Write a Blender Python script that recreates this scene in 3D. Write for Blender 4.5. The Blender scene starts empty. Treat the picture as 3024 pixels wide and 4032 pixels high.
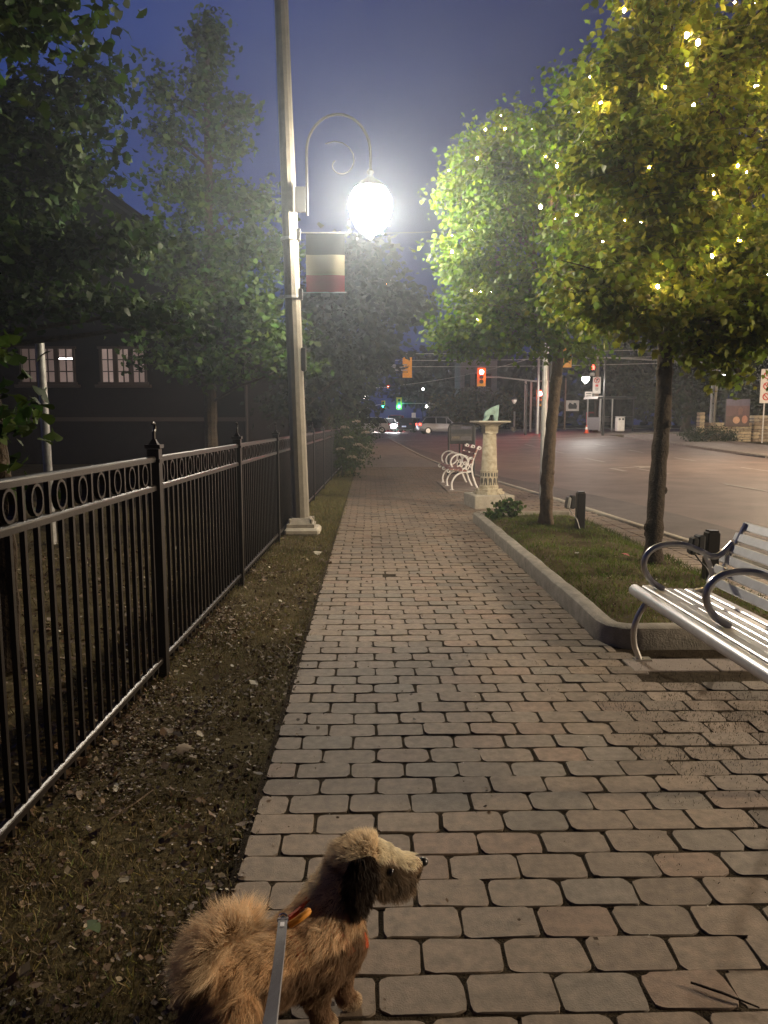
import bpy, math, random
import numpy as np
from mathutils import Vector, Matrix
R_=math.radians; PI=math.pi
rng=np.random.default_rng(7); random.seed(7)
S=bpy.context.scene; COL=S.collection

# ------------------------------------------------------------------ materials
def mat(name,base=(.5,.5,.5),rough=.6,metal=0.,var=0.,scale=8.,bump=0.,bscale=60.,attr=False,emit=None,estr=0.,trans=0.,spec=.5,var2=None,coat=0.):
    m=bpy.data.materials.new(name); m.use_nodes=True; nt=m.node_tree; N=nt.nodes; L=nt.links
    b=N['Principled BSDF']; out=N['Material Output']
    b.inputs['Roughness'].default_value=rough; b.inputs['Metallic'].default_value=metal
    b.inputs['Specular IOR Level'].default_value=spec
    b.inputs['Coat Weight'].default_value=coat
    b.inputs['Base Color'].default_value=(*base,1)
    src=None
    tc=N.new('ShaderNodeTexCoord')
    if attr:
        a=N.new('ShaderNodeAttribute'); a.attribute_name='Col'; src=a.outputs['Color']
    if var>0:
        n=N.new('ShaderNodeTexNoise'); n.inputs['Scale'].default_value=scale; n.inputs['Detail'].default_value=6; n.inputs['Roughness'].default_value=.65
        L.new(tc.outputs['Object'],n.inputs['Vector'])
        mx=N.new('ShaderNodeMix'); mx.data_type='RGBA'; mx.blend_type='MULTIPLY'; mx.inputs[0].default_value=1
        rp=N.new('ShaderNodeValToRGB'); e=rp.color_ramp.elements
        e[0].position=.3; e[1].position=.7
        lo=1-var; hi=1+var*.6
        e[0].color=(lo,lo,lo,1) if var2 is None else (*[lo*c for c in var2],1); e[1].color=(hi,hi,hi,1)
        L.new(n.outputs['Fac'],rp.inputs['Fac'])
        if src: L.new(src,mx.inputs[6])
        else: mx.inputs[6].default_value=(*base,1)
        L.new(rp.outputs['Color'],mx.inputs[7]); src=mx.outputs[2]
    if src: L.new(src,b.inputs['Base Color'])
    if bump>0:
        n2=N.new('ShaderNodeTexNoise'); n2.inputs['Scale'].default_value=bscale; n2.inputs['Detail'].default_value=5
        L.new(tc.outputs['Object'],n2.inputs['Vector'])
        bp=N.new('ShaderNodeBump'); bp.inputs['Strength'].default_value=bump; bp.inputs['Distance'].default_value=.02
        L.new(n2.outputs['Fac'],bp.inputs['Height']); L.new(bp.outputs['Normal'],b.inputs['Normal'])
    if emit is not None:
        b.inputs['Emission Color'].default_value=(*emit,1); b.inputs['Emission Strength'].default_value=estr
    if trans>0:
        t=N.new('ShaderNodeBsdfTranslucent'); ms=N.new('ShaderNodeMixShader'); ms.inputs[0].default_value=trans
        if src: L.new(src,t.inputs['Color'])
        else: t.inputs['Color'].default_value=(*base,1)
        L.new(b.outputs[0],ms.inputs[1]); L.new(t.outputs[0],ms.inputs[2]); L.new(ms.outputs[0],out.inputs['Surface'])
    return m
def emat(name,c,s):
    m=bpy.data.materials.new(name); m.use_nodes=True; nt=m.node_tree; nt.nodes.clear()
    e=nt.nodes.new('ShaderNodeEmission'); e.inputs[0].default_value=(*c,1); e.inputs[1].default_value=s
    o=nt.nodes.new('ShaderNodeOutputMaterial'); nt.links.new(e.outputs[0],o.inputs[0]); return m
def glassmat(name,tint,rough=.05,emit=None,es=0,f=.12):
    m=bpy.data.materials.new(name); m.use_nodes=True; nt=m.node_tree; N=nt.nodes; L=nt.links; N.clear()
    o=N.new('ShaderNodeOutputMaterial'); t=N.new('ShaderNodeBsdfTransparent'); t.inputs[0].default_value=(*tint,1)
    g=N.new('ShaderNodeBsdfGlossy'); g.inputs['Roughness'].default_value=rough
    fr=N.new('ShaderNodeFresnel'); fr.inputs[0].default_value=1.45
    ms=N.new('ShaderNodeMixShader'); L.new(fr.outputs[0],ms.inputs[0]); L.new(t.outputs[0],ms.inputs[1]); L.new(g.outputs[0],ms.inputs[2])
    if emit:
        e=N.new('ShaderNodeEmission'); e.inputs[0].default_value=(*emit,1); e.inputs[1].default_value=es
        ad=N.new('ShaderNodeAddShader'); L.new(ms.outputs[0],ad.inputs[0]); L.new(e.outputs[0],ad.inputs[1]); L.new(ad.outputs[0],o.inputs[0])
    else: L.new(ms.outputs[0],o.inputs[0])
    return m

# ------------------------------------------------------------------ objects
def tag(o,label=None,cat=None,group=None,kind=None):
    if label: o['label']=label
    if cat: o['category']=cat
    if group: o['group']=group
    if kind: o['kind']=kind
    return o
def root(name,loc,label,cat,group=None):
    o=bpy.data.objects.new(name,None); COL.objects.link(o); o.location=loc; o.empty_display_size=.2
    return tag(o,label,cat,group)
def origin(p):
    v=Vector((0,0,0))
    while p is not None: v+=Vector(p.location); p=p.parent
    return v
def link(name,me,m,parent=None,smooth=True):
    o=bpy.data.objects.new(name,me); COL.objects.link(o)
    if m is not None: me.materials.append(m)
    if smooth: me.shade_smooth()
    if parent is not None: o.parent=parent
    return o
def npmesh(name,V,F,m,parent=None,colors=None,smooth=False):
    """V (n,3); F list of (k,s) int arrays of s-gons; colors per face"""
    V=np.asarray(V,dtype=np.float32)
    if parent is not None: V=V-np.array(origin(parent),dtype=np.float32)
    me=bpy.data.meshes.new(name); F=[np.asarray(f) for f in F if len(f)]
    nl=sum(f.size for f in F); nf=sum(len(f) for f in F)
    me.vertices.add(len(V)); me.vertices.foreach_set('co',V.ravel())
    me.loops.add(nl); me.loops.foreach_set('vertex_index',np.concatenate([f.ravel() for f in F]).astype(np.int32))
    me.polygons.add(nf); tot=np.concatenate([np.full(len(f),f.shape[1]) for f in F])
    st=np.concatenate([[0],np.cumsum(tot)[:-1]]).astype(np.int32)
    me.polygons.foreach_set('loop_start',st)
    if colors is not None:
        at=me.attributes.new('Col','FLOAT_COLOR','FACE'); c=np.ones((nf,4),np.float32); c[:,:3]=colors; at.data.foreach_set('color',c.ravel())
    me.update(calc_edges=True); me.validate()
    return link(name,me,m,parent,smooth)

class MB:
    def __init__(s): s.v=[]; s.f=[]; s.c=[]
    def add(s,V,F,col=None):
        n=len(s.v); s.v+= [tuple(p) for p in V]; s.f+=[tuple(i+n for i in f) for f in F]; s.c+=[col]*len(F); return s
    def box(s,c,d,rz=0,rx=0,ry=0,col=None,taper=1.,bev=0):
        M=Matrix.Rotation(rz,3,'Z')@Matrix.Rotation(ry,3,'Y')@Matrix.Rotation(rx,3,'X'); c=Vector(c)
        x,y,z=d[0]/2,d[1]/2,d[2]/2
        if bev<=0:
            P=[(-x,-y,-z),(x,-y,-z),(x,y,-z),(-x,y,-z),(-x*taper,-y*taper,z),(x*taper,-y*taper,z),(x*taper,y*taper,z),(-x*taper,y*taper,z)]
            return s.add([M@Vector(p)+c for p in P],[(0,3,2,1),(4,5,6,7),(0,1,5,4),(1,2,6,5),(2,3,7,6),(3,0,4,7)],col)
        b=min(bev,x*.9,y*.9,z*.9); P=[]
        rings=[(-z,b),(-z+b,0),(z-b,0),(z,b)]
        for zz,i in rings:
            X=x-i;Y=y-i
            k=b*.9 if i==0 else b*.6
            P+=[(-X+k,-Y,zz),(X-k,-Y,zz),(X,-Y+k,zz),(X,Y-k,zz),(X-k,Y,zz),(-X+k,Y,zz),(-X,Y-k,zz),(-X,-Y+k,zz)]
        F=[tuple(range(7,-1,-1)),tuple(range(24,32))]
        for r in range(3):
            for i in range(8): F.append((r*8+i,r*8+(i+1)%8,r*8+8+(i+1)%8,r*8+8+i))
        return s.add([M@Vector(p)+c for p in P],F,col)
    def tube(s,pts,rad,n=10,cap=True,col=None,flat=None):
        pts=[Vector(p) for p in pts]; k=len(pts)
        if not hasattr(rad,'__len__'): rad=[rad]*k
        V=[];F=[]; ref=None
        for i,p in enumerate(pts):
            t=(pts[min(i+1,k-1)]-pts[max(i-1,0)])
            if t.length<1e-9: t=Vector((0,0,1))
            t.normalize()
            if ref is None:
                ref=Vector((1,0,0)) if abs(t.x)<.8 else Vector((0,1,0))
            a=(ref-t*ref.dot(t)).normalized(); ref=a; b=t.cross(a)
            for j in range(n):
                w=2*PI*j/n
                V.append(p+(a*math.cos(w)+b*math.sin(w))*rad[i])
        for i in range(k-1):
            for j in range(n): F.append((i*n+j,i*n+(j+1)%n,(i+1)*n+(j+1)%n,(i+1)*n+j))
        if cap: F+= [tuple(range(n-1,-1,-1)),tuple(range((k-1)*n,k*n))]
        return s.add(V,F,col)
    def lathe(s,prof,c=(0,0,0),n=24,col=None,phase=0,sx=1,sy=1):
        V=[];F=[];c=Vector(c);k=len(prof)
        for r,z in prof:
            for j in range(n):
                w=2*PI*j/n+phase; V.append(c+Vector((r*math.cos(w)*sx,r*math.sin(w)*sy,z)))
        for i in range(k-1):
            for j in range(n): F.append((i*n+j,i*n+(j+1)%n,(i+1)*n+(j+1)%n,(i+1)*n+j))
        F+= [tuple(range(n-1,-1,-1)),tuple(range((k-1)*n,k*n))]
        return s.add(V,F,col)
    def ball(s,c,r,n=12,m=8,sc=(1,1,1),col=None):
        prof=[(max(1e-4,math.sin(PI*i/m))*r,-math.cos(PI*i/m)*r*sc[2]) for i in range(m+1)]
        return s.lathe(prof,c,n,col,0,sc[0],sc[1])
    def prism(s,poly,depth,M,col=None):
        """poly in local xz, thickness along local y (+-depth/2), M 4x4"""
        n=len(poly); V=[M@Vector((x,-depth/2,z)) for x,z in poly]+[M@Vector((x,depth/2,z)) for x,z in poly]
        F=[tuple(range(n)),tuple(range(2*n-1,n-1,-1))]+[((i+1)%n,i,n+i,n+(i+1)%n) for i in range(n)]
        return s.add(V,F,col)
    def build(s,name,m,parent=None,smooth=False):
        me=bpy.data.meshes.new(name); o=origin(parent) if parent is not None else Vector((0,0,0))
        me.from_pydata([Vector(p)-o for p in s.v],[],s.f)
        if any(c is not None for c in s.c):
            at=me.attributes.new('Col','FLOAT_COLOR','FACE'); cc=[]
            for c in s.c: cc+= list(c or (.5,.5,.5))+[1]
            at.data.foreach_set('color',cc)
        me.update(); ob=link(name,me,m,parent,False)
        if smooth:
            me.shade_smooth()
            try: me.set_sharp_from_angle(angle=R_(35))
            except Exception: pass
        return ob
def T(loc=(0,0,0),rz=0,rx=0,ry=0):
    return Matrix.Translation(loc)@Matrix.Rotation(rz,4,'Z')@Matrix.Rotation(ry,4,'Y')@Matrix.Rotation(rx,4,'X')
def arc(c,r,a0,a1,n,ax=(1,0,0),az=(0,0,1),rz=None):
    c=Vector(c);ax=Vector(ax);az=Vector(az); rz=rz or r
    return [c+ax*(r*math.cos(a0+(a1-a0)*i/n))+az*(rz*math.sin(a0+(a1-a0)*i/n)) for i in range(n+1)]
def spline(pts,n=6):
    pts=[Vector(p) for p in pts]; P=[pts[0]*2-pts[1]]+pts+[pts[-1]*2-pts[-2]]; o=[]
    for i in range(1,len(P)-2):
        for k in range(n):
            t=k/n; a,b,c,d=P[i-1],P[i],P[i+1],P[i+2]
            o.append(.5*((2*b)+(c-a)*t+(2*a-5*b+4*c-d)*t*t+(3*b-a-3*c+d)*t**3))
    o.append(pts[-1]); return o

# ------------------------------------------------------------------ terrain
def sstep(a,b,x):
    t=np.clip((x-a)/(b-a),0,1); return t*t*(3-2*t)
def hz(x,y): return float(.5*sstep(22,60,y)*(1+.8*sstep(8,20,x)))
def hzv(x,y): return .5*sstep(22,60,y)*(1+.8*sstep(8,20,x))
KY=np.array([-12,0,8.4,13.9,18.3,24,30,40,47,50.]); KX=np.array([5.2,4.65,4.02,3.60,3.2,2.62,2.25,1.75,1.35,.8])
def kerb_x(y): return float(np.interp(y,KY,KX))
FARX=16.2

M={}
M['ground']=mat('soil_grass',(.088,.072,.036),.95,var=.6,scale=3,bump=.6,bscale=30,spec=.1,var2=(1,.85,.6))
M['bed']=mat('joint_dirt',(.048,.036,.022),.95,var=.5,scale=20,bump=.5,bscale=150,spec=.1)
M['paver']=mat('worn_paver',rough=.68,attr=True,var=.38,scale=22,bump=.16,bscale=210,spec=.45)
M['road']=mat('asphalt',(.180,.138,.114),.62,var=.35,scale=.7,bump=.35,bscale=220,spec=.4)
M['gutter']=mat('fresh_asphalt',(.125,.106,.096),.7,var=.3,scale=2,bump=.35,bscale=220,spec=.4)
M['mark']=mat('road_paint',(.34,.31,.27),.6,var=.45,scale=5)
M['conc']=mat('concrete',(.27,.245,.20),.8,var=.35,scale=9,bump=.35,bscale=90)
M['concw']=mat('light_concrete',(.36,.33,.27),.85,var=.3,scale=6,bump=.35,bscale=70)
M['walk']=mat('pavement_concrete',(.24,.20,.17),.75,var=.3,scale=2.5,bump=.3,bscale=100)
M['black']=mat('black_paint',(.009,.007,.006),.36,spec=.45,var=.3,scale=20,bump=.08,bscale=200)
M['dkmetal']=mat('dark_metal',(.03,.03,.03),.5,metal=.3)
M['galv']=mat('galvanised',(.36,.36,.35),.5,metal=.5,var=.3,scale=14)
M['pole']=mat('lamp_pole_concrete',(.15,.135,.105),.55,var=.25,scale=10,bump=.25,bscale=80,spec=.6)
M['alum']=mat('brushed_aluminium',(.62,.62,.63),.38,metal=.6,var=.12,scale=14)
M['alumtube']=mat('polished_tube',(.52,.50,.47),.3,metal=.75,var=.15,scale=20)
M['bark']=mat('bark',(.05,.038,.027),.92,var=.5,scale=18,bump=1.,bscale=55,spec=.15)
M['barkw']=mat('bark_pale',(.11,.08,.055),.9,var=.4,scale=16,bump=.9,bscale=50,spec=.15)
M['maple']=mat('maple_leaf',attr=True,rough=.6,trans=.48,spec=.22)
M['ginkgo']=mat('ginkgo_leaf',attr=True,rough=.65,trans=.3,spec=.12)
M['farleaf']=mat('dark_leaf',attr=True,rough=.7,trans=.2,spec=.08)
M['litter']=mat('dead_leaf',attr=True,rough=.6,trans=.1,spec=.35)
M['grass']=mat('grass_blade',attr=True,rough=.6,trans=.25,spec=.2)
M['yellow']=mat('signal_yellow',(.75,.36,.015),.45,var=.15,scale=5)
M['redE']=emat('red_signal_lens',(1,.06,.07),420)
M['redE2']=emat('tail_lamp_glow',(1,.05,.03),14)
M['greenE']=emat('green_signal_lens',(.03,1,.75),45)
M['whiteE']=emat('white_lamp_glass',(1,.95,.9),28)
M['headE']=emat('headlamp_glow',(1,.97,1),400)
M['orangeE']=emat('sodium_lamp_glass',(1,.5,.18),60)
M['bulb']=emat('fairy_bulb',(1,.60,.24),260)
M['white']=mat('white_paint',(.75,.73,.7),.45,var=.12,scale=8)
M['slat']=mat('bench_wood_slat',(.30,.13,.10),.55,var=.3,scale=12)
M['stone']=mat('sundial_stone',(.42,.38,.29),.85,var=.42,scale=14,bump=.5,bscale=50,var2=(1,.93,.8))
M['darkstone']=mat('dark_inlay',(.07,.06,.05),.8,var=.3,scale=20)
M['verdigris']=mat('verdigris_bronze',(.19,.30,.26),.55,metal=.1,var=.5,scale=9)
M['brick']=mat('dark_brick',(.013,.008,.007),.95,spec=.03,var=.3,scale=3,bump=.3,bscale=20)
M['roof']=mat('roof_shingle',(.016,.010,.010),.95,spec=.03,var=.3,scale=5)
M['frame']=mat('window_frame',(.06,.046,.04),.7,spec=.1)
M['room']=mat('room_wall',(.5,.42,.38),.9)
M['glass']=glassmat('window_glass',(.85,.85,.85))
M['tube']=emat('tube_light',(1,.90,.88),75)
M['carpaint']=mat('grey_car_paint',(.34,.34,.37),.4,metal=.2,coat=.6)
M['cardark']=mat('dark_car_paint',(.03,.03,.035),.3,metal=.3,coat=.6)
M['carwhite']=mat('light_car_paint',(.4,.4,.42),.35,coat=.5)
M['carred']=mat('red_car_paint',(.35,.03,.02),.35,coat=.5)
M['carglass']=mat('car_glass',(.01,.012,.014),.06,spec=.8)
M['tyre']=mat('tyre_rubber',(.015,.015,.015),.8)
M['rim']=mat('alloy_rim',(.5,.5,.5),.35,metal=.8)
M['plate']=mat('licence_plate',(.6,.65,.8),.5,emit=(.6,.7,1),estr=.5)  # faint glow added to the plate itself, which is no lamp
M['amber']=emat('amber_glow',(1,.6,.4),6)
M['orange']=mat('cone_orange',(.6,.08,.02),.6)
M['redbox']=mat('red_box',(.45,.02,.03),.5)
M['stonewall']=mat('field_stone',attr=True,rough=.9,var=.4,scale=9,bump=.6,bscale=30)
M['signw']=mat('sign_white',(.55,.53,.5),.6,var=.15,scale=4)
M['signk']=mat('sign_black',(.03,.03,.03),.6)
M['signr']=mat('sign_red',(.45,.03,.03),.6)
M['shglass']=glassmat('shelter_glass',(.30,.31,.30),.1)
M['wood']=mat('pole_wood',(.16,.12,.085),.9,var=.3,scale=8,bump=.4,bscale=30)

# ------------------------------------------------------------------ ground, road, kerbs, paving
def grid(name,xs,ys,zf,m,kind='structure'):
    X,Y=np.meshgrid(xs,ys); Z=zf(X,Y); V=np.stack([X,Y,Z],-1).reshape(-1,3)
    w=len(xs);h=len(ys); i=(np.arange(h-1)[:,None]*w+np.arange(w-1)[None]).ravel()
    o=npmesh(name,V,[np.stack([i,i+1,i+w+1,i+w],1)],m,smooth=True); o['kind']=kind; return o
nz=rng.normal(0,1,(400,400))
def gz(X,Y):
    k=np.interp(Y,KY,KX); z=hzv(X,Y)-.02+.012*np.sin(X*3.1+Y*1.7)*np.sin(Y*2.3-X)-.008
    road=((X>k-.35)&(X<FARX+.1)&(Y<52))|((Y>49)&(Y<73))|((X>-1)&(X<15)&(Y>70))
    path=(X>-.55)&(X<k)&(Y<52)
    z=np.where(path,hzv(X,Y)-.06,z); z=np.where(road,hzv(X,Y)-.3,z); return z
xs=np.unique(np.concatenate([np.linspace(-160,-12,25),np.linspace(-12,-.6,60),np.linspace(-.6,17,80),np.linspace(17,160,40)]))
ys=np.unique(np.concatenate([np.linspace(-30,-1,10),np.linspace(-1,14,90),np.linspace(14,75,90),np.linspace(75,170,20)]))
grid('ground',xs,ys,gz,M['ground'])
# road: three stretches in one sheet
V=[];F=[]
def addgrid(XS,YS,dz):
    n=len(V)
    for j,y in enumerate(YS):
        row=XS(y)
        for x in row: V.append((x,y,hz(x,y)+dz))
    w=len(XS(YS[0]))
    for j in range(len(YS)-1):
        for i in range(w-1): F.append((n+j*w+i,n+j*w+i+1,n+j*w+w+i+1,n+j*w+w+i))
addgrid(lambda y:np.linspace(kerb_x(y)+.02,FARX,14),np.linspace(-14,50,50),-.10)
addgrid(lambda y:np.linspace(-90,90,70),np.linspace(50,72,12),-.10)
addgrid(lambda y:np.linspace(.6,14,10),np.linspace(72,165,12),-.10)
tag(npmesh('road',V,[F],M['road'],smooth=True),kind='structure')
# darker resurfaced strip by the near kerb
V=[];F=[]
addgrid(lambda y:np.linspace(kerb_x(y)+.03,kerb_x(y)+1.5-.25*math.sin(y*.35)-.02*y,6),np.linspace(-12,44,40),-.096)
tag(npmesh('road_patch',V,[F],M['gutter'],smooth=True),kind='structure')
# kerbs
def strip(name,pts,w,h,top,m,jit=.0):
    V=[];F=[];n=len(pts)
    for i,(x,y) in enumerate(pts):
        a=Vector(pts[max(i-1,0)]);b=Vector(pts[min(i+1,n-1)]);t=(b-a).normalized();nn=Vector((-t.y,t.x))
        z=hz(x,y)+top+random.uniform(-jit,jit)
        for s,zz in((-.5,-h),(-.5,-.02),(-.38,0),(.38,0),(.5,-.02),(.5,-h)):
            V.append((x+nn.x*w*s,y+nn.y*w*s,z+zz))
    for i in range(n-1):
        for j in range(5): F.append((i*6+j,i*6+j+1,i*6+6+j+1,i*6+6+j))
    o=npmesh(name,V,[F],m,smooth=False); o['kind']='structure'; return o
strip('kerb',[(kerb_x(y)-.06,y) for y in np.linspace(-12,49.5,70)]+[(0,51.2),(-2,52.2),(-5,52.6),(-40,52.6)],.16,.3,.012,M['concw'],.004)
strip('kerb',[(FARX+.1,y) for y in np.linspace(-14,47,40)]+[(17.2,49),(19.5,50.2),(30,50.5),(90,50.5)],.2,.3,.02,M['conc'],.004)
strip('kerb',[(-90,72.5),(-4,72.5),(-.5,73.5),(.5,76),(.5,160)],.2,.3,.02,M['conc'])
strip('kerb',[(14.1,160),(14.1,76),(15,73.5),(18,72.5),(90,72.5)],.2,.3,.02,M['conc'])
# far pavement
V=[];F=[]
addgrid(lambda y:np.linspace(FARX+.18,FARX+3.6,6),np.linspace(-14,48,40),.022)
tag(npmesh('pavement',V,[F],M['walk'],smooth=True),kind='structure')
# markings
def markq(pts,m=None):
    n=len(V); 
    for x,y in pts: V.append((x,y,hz(x,y)-.09))
    F.append(tuple(range(n,n+4)))
V=[];F=[]
for k in range(14):
    y0=10+k*6; markq([(8.9,y0),(9.02,y0),(8.98,y0+2.4),(8.86,y0+2.4)]) if y0<46 else None
for k in range(8): 
    y0=12+k*5.5
    markq([(12.6,y0),(12.72,y0),(12.72,y0+2),(12.6,y0+2)]) if y0<44 else None
for i in range(24):                       # stop line across the mouth of the junction
    x0=1.3+i*.62; markq([(x0,48.0),(x0+.62,48.0),(x0+.62,48.5),(x0,48.5)])
for i in range(46):
    x0=-4+i*.62; markq([(x0,51.2+.02*i),(x0+.62,51.2+.02*i),(x0+.62,51.4+.02*i),(x0,51.4+.02*i)])
for i in range(40): markq([(16.9+i*.62,52.6),(17.52+i*.62,52.6),(17.52+i*.62,52.8),(16.9+i*.62,52.8)])
# turn arrow
markq([(8.0,23.2),(8.2,23.2),(8.2,24.6),(8.0,24.6)]); markq([(8.0,24.6),(8.2,24.6),(9.4,25.2),(9.3,25.5)]); markq([(9.1,24.7),(10.1,25.4),(9.2,25.9),(9.3,25.4)])
tag(npmesh('road_markings',V,[F],M['mark']),kind='structure')
# street drain
d_=root('street_drain',(FARX+.02,31.2,0),'black storm drain slot in the far kerb, right of the thicker tree trunk','drain')
mb=MB(); mb.box((FARX-.015,31.2,-.02),(.05,2.4,.17)); mb.build('drain_opening',M['signk'],d_)
for k in range(5):
    mb=MB(); mb.box((FARX-.045,30.2+k*.5,-.02),(.02,.04,.15)); mb.build('drain_bar',M['dkmetal'],d_)

# paving bed and pavers
V=[];F=[]
addgrid(lambda y:np.linspace(-.45,kerb_x(y)-.1,10),np.linspace(-3,50,60),-.0055)
tag(npmesh('paving_bed',V,[F],M['bed'],smooth=True),kind='structure')
PX0,PX1,PY0,PY1=1.52,2.98,4.60,10.95
def noise0(x,y): return math.sin(x*2.1+1.3)*math.sin(y*1.7+.4)+.6*math.sin(x*5.3+y*2.2)*math.sin(y*4.1-x*1.9+2)
def pavers():
    px,py=.2285,.1368; TV=[];FQ=[];F12=[];C=[];n=0
    def lay(cx,cy,w,h):
        nonlocal n
        z0=hz(cx,cy)+rng.normal(0,.0016); tx,ty=rng.normal(0,.010,2)
        r=min(w,h)*.5*rng.uniform(.26,.5); base=[]
        for qx,qy,a0 in((1,1,0),(-1,1,90),(-1,-1,180),(1,-1,270)):
            for a in(0,30,60,90):
                rr=r*rng.uniform(.8,1.25); rr=min(rr,min(w,h)*.48)
                base.append(((w/2-rr)*qx+rr*math.cos(R_(a0+a)),(h/2-rr)*qy+rr*math.sin(R_(a0+a))))
        b=np.array(base)+rng.normal(0,.0020,(16,2)); vs=[]
        for sc,zz in((.975,0),(.992,-.0022),(1.0,-.006),(1.,-.03)):
            ins=np.sign(b)*0
            p=b*np.array([1-(1-sc)*.6,1-(1-sc)*1.1]); 
            z=z0+zz+tx*p[:,0]+ty*p[:,1]
            vs.append(np.column_stack([p[:,0]+cx,p[:,1]+cy,z]))
        TV.append(np.concatenate(vs)); i=np.arange(16); j=(i+1)%16
        for k in range(3):
            q=np.stack([n+k*16+i,n+k*16+16+i,n+k*16+16+j,n+k*16+j],1); FQ.append(q)
        F12.append(n+i); n+=64
        t=rng.random(); 
        c=np.array([.200,.160,.122])*(1-t)+np.array([.180,.152,.122])*t
        if rng.random()<.08: c=np.array([.205,.152,.115])
        if rng.random()<.12: c=np.array([.168,.150,.126])
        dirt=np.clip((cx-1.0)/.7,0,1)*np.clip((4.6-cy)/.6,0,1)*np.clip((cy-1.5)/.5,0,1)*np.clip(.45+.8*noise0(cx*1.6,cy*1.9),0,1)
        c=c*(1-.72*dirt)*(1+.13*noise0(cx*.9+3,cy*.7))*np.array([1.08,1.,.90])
        if rng.random()<.05: c=c*rng.uniform(.7,.85)
        C.append(c*rng.uniform(.9,1.08))
    row=0; y=.9
    while y<24:
        off=(.5 if row%2 else 0)+rng.normal(0,.05); x=-.43; xe=kerb_x(y)-.16
        first=True
        while x<xe-.04:
            w=px*rng.uniform(.97,1.03)
            if first: w=px*(.52 if row%2 else 1.0)*rng.uniform(.97,1.03); first=False
            w=min(w,xe-x)
            inp=PY0-.03<y<PY1+.03
            if inp and x<PX0+.04: w=min(w,PX0+.05-x)
            elif inp and x<PX1+.03: x=PX1+.03; continue
            cx=x+w/2
            if not(1.55<cx<2.35 and 4.02<y<4.5 ) and w>.05:
                lay(cx+rng.normal(0,.0016),y+rng.normal(0,.0018)+.004*math.sin(cx*2+row),w-.0085,py-.0058)
            x+=w
        y+=py; row+=1
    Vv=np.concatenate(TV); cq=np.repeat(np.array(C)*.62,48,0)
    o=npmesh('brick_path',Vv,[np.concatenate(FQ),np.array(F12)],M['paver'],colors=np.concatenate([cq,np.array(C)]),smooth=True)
    o['kind']='structure'
    o.data.set_sharp_from_angle(angle=R_(50))
pavers()
V=[];F=[]
addgrid(lambda y:np.linspace(-.45+.012*(y-24),kerb_x(y)-.12,8),np.linspace(24,50.5,30),.0)
tag(npmesh('pavement',V,[F],M['walk'],smooth=True),kind='structure')
# bench pad slabs
mb=MB(); mb.box((1.80,4.27,-.012),(.5,.22,.03),bev=.004); mb.box((2.16,4.27,-.013),(.18,.22,.03),bev=.004)
mb.box((1.95,2.75,-.012),(.62,.22,.03)) if False else None
tag(mb.build('bench_pad',M['walk']),kind='structure')
mb=MB(); mb.box((2.05,16.75,.004),(.8,2.5,.02)); tag(mb.build('bench_pad',M['walk']),kind='structure')
# ------------------------------------------------------------------ planter
pl=root('planter_kerb',(PX0,PY0,0),'low concrete kerb edging the planting bed between path and street trees','planter')
def kerbrun(pts,name):
    mb=MB(); n=len(pts); w=.125; rows=[]
    for i,(x,y) in enumerate(pts):
        a=Vector(pts[max(i-1,0)]);b=Vector(pts[min(i+1,n-1)]);t=(b-a).normalized();nn=Vector((-t.y,t.x)); dz=random.uniform(-.005,.005); j=random.uniform(-.004,.004)
        rows.append([(x+nn.x*(w*s+j),y+nn.y*(w*s+j),z+dz*(z>.05)) for s,z in((0,-.02),(0.0,.10),(.06,.128),(.18,.138),(.85,.14),(.97,.128),(1,.1),(1,0))])
    V=[p for r in rows for p in r];F=[]
    for i in range(n-1):
        for k in range(7): F.append((i*8+k,i*8+k+1,i*8+8+k+1,i*8+8+k))
    F+=[tuple(range(7,-1,-1)),tuple(range((n-1)*8,n*8))]
    mb.add(V,F); return mb.build(name,M['conc'],pl,True)
a=[(PX0+.14*math.cos(t)+.14-.14*0,0) for t in (0,)]
left=[(PX0,y) for y in np.linspace(10.75,4.82,26)]+[(PX0+.03,4.70),(PX0+.12,4.61),(PX0+.24,4.58)]+[(x,4.58) for x in np.linspace(PX0+.5,PX1,8)]
kerbrun(left,'kerb_run')
kerbrun([(PX1,10.85)]+[(x,10.92-.0*x) for x in np.linspace(PX1-.2,PX0+.25,6)]+[(PX0+.1,10.88),(PX0+.0,10.75)],'kerb_run')
def soilz(X,Y):
    e=np.minimum(np.minimum(X-PX0-.1,PX1+.12-X),np.minimum(Y-PY0-.08,PY1-.08-Y))
    return .02+.085*sstep(0,.28,e)+.018*np.sin(X*7+Y*3)*np.sin(Y*5.1-X*2)*sstep(0,.2,e)
grid('planting_bed',np.linspace(PX0+.1,PX1+.12,40),np.linspace(PY0+.1,PY1-.1,120),soilz,M['ground'])

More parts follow.
